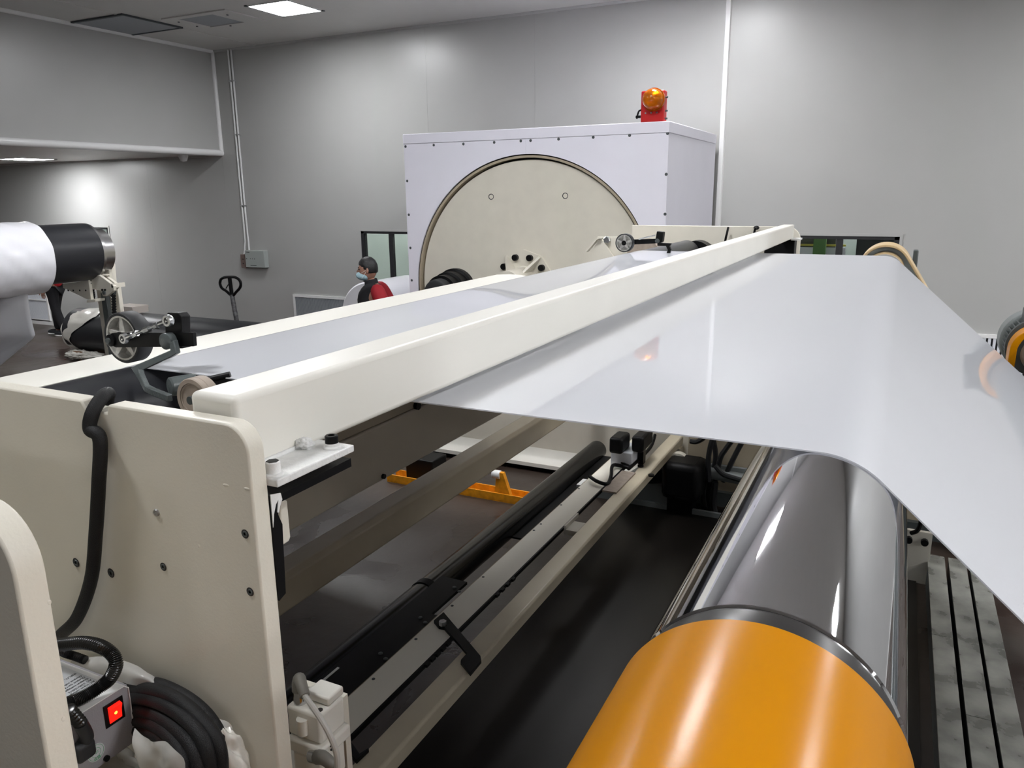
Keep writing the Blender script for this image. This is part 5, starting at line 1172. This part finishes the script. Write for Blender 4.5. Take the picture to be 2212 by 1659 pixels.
# coiled cable bundle
t = thing('coiled_cable', 'coil of thick black braided cable lying in plastic below the side plate', 'cable', (-0.78, 0.57, 1.65))
cb = [[(262, 1500, .605), (290, 1487, .600), (330, 1490, .590), (385, 1512, .580), (440, 1560, .572), (472, 1610, .566), (478, 1680, .56), (470, 1760, .555)],
      [(266, 1515, .600), (296, 1507, .592), (345, 1518, .578), (395, 1548, .566), (435, 1592, .556), (453, 1650, .55), (460, 1760, .545)],
      [(268, 1545, .598), (298, 1535, .588), (345, 1548, .572), (388, 1580, .558), (420, 1622, .546), (436, 1690, .538), (440, 1760, .53)],
      [(270, 1560, .596), (302, 1556, .584), (342, 1570, .566), (380, 1605, .550), (405, 1655, .538), (415, 1720, .53)],
      [(264, 1490, .608), (300, 1478, .604), (345, 1480, .600), (410, 1512, .594), (458, 1560, .590), (480, 1620, .585), (485, 1760, .58)],
      [(274, 1580, .594), (306, 1578, .580), (345, 1592, .562), (380, 1630, .548), (395, 1690, .54), (398, 1740, .535)]]
for s_ in cb: obj('cable_turn', MB().tube([P(x, y, 1, yy) for x, y, yy in s_], 0.0088, 12), 'braid', t, angle=80)
# plastic bag the coil and the power supply lie on, and loose sheet
t = thing('plastic_bag', 'wrinkled cloudy plastic bag under the coil and the power supply', 'bag', (-0.80, 0.53, 1.616))
crumple((-0.790, 0.528, 1.668), 0.070, 0.066, 0.052, 'plasticbag', t, 'bag_body', 1.3, 0.25)
crumple((-0.712, 0.588, 1.735), 0.042, 0.026, 0.062, 'plasticbag', t, 'bag_end', 4.1, 0.25)
crumple((-0.93, 0.535, 1.672), 0.09, 0.07, 0.050, 'plasticbag', t, 'bag_body', 7.7, 0.2)
def sheet(pts, parent, name, seed, rows=10, amp=0.004):
    """a loose crumpled sheet between two surveyed border lines"""
    A = spline([P(x, y, 1, yy) for x, y, yy in pts[0]], 6); Bq = spline([P(x, y, 1, yy) for x, y, yy in pts[1]], 6)
    mb = MB(); g = []
    for i in range(rows+1):
        row = []
        for a, c in zip(A, Bq):
            p = a.lerp(c, i/rows); nn = noise.noise(p*45+Vector((seed, 0, 0)))
            row.append(mb.bm.verts.new(p + Vector((0.3, -1, 0.5))*amp*nn + Vector((0, -0.006, 0.006))*math.sin(PI*i/rows)))
        g.append(row)
    for i in range(rows):
        for j in range(len(A)-1): mb.bm.faces.new((g[i][j], g[i][j+1], g[i+1][j+1], g[i+1][j]))
    return obj(name, mb, 'plastic', parent, angle=80)
sheet([[(160, 1424, .600), (215, 1418, .603), (262, 1425, .604), (320, 1452, .604), (368, 1490, .603), (380, 1500, .602)],
       [(165, 1445, .592), (225, 1462, .590), (278, 1478, .590), (325, 1484, .595), (362, 1497, .598), (378, 1505, .600)]], t, 'loose_sheet', 2.0)
sheet([[(412, 1528, .606), (440, 1536, .607), (470, 1550, .607), (497, 1566, .607), (505, 1610, .607), (508, 1690, .605)],
       [(420, 1540, .600), (440, 1560, .598), (462, 1590, .597), (478, 1620, .596), (486, 1660, .596), (488, 1700, .596)]], t, 'loose_sheet', 5.0)
sheet([[(292, 1572, .530), (310, 1590, .527), (330, 1600, .524), (360, 1605, .522), (395, 1640, .52), (405, 1700, .52)],
       [(300, 1640, .52), (310, 1660, .52), (330, 1680, .52), (350, 1690, .52), (370, 1700, .52), (380, 1720, .52)]], t, 'loose_sheet', 9.0, amp=0.006)
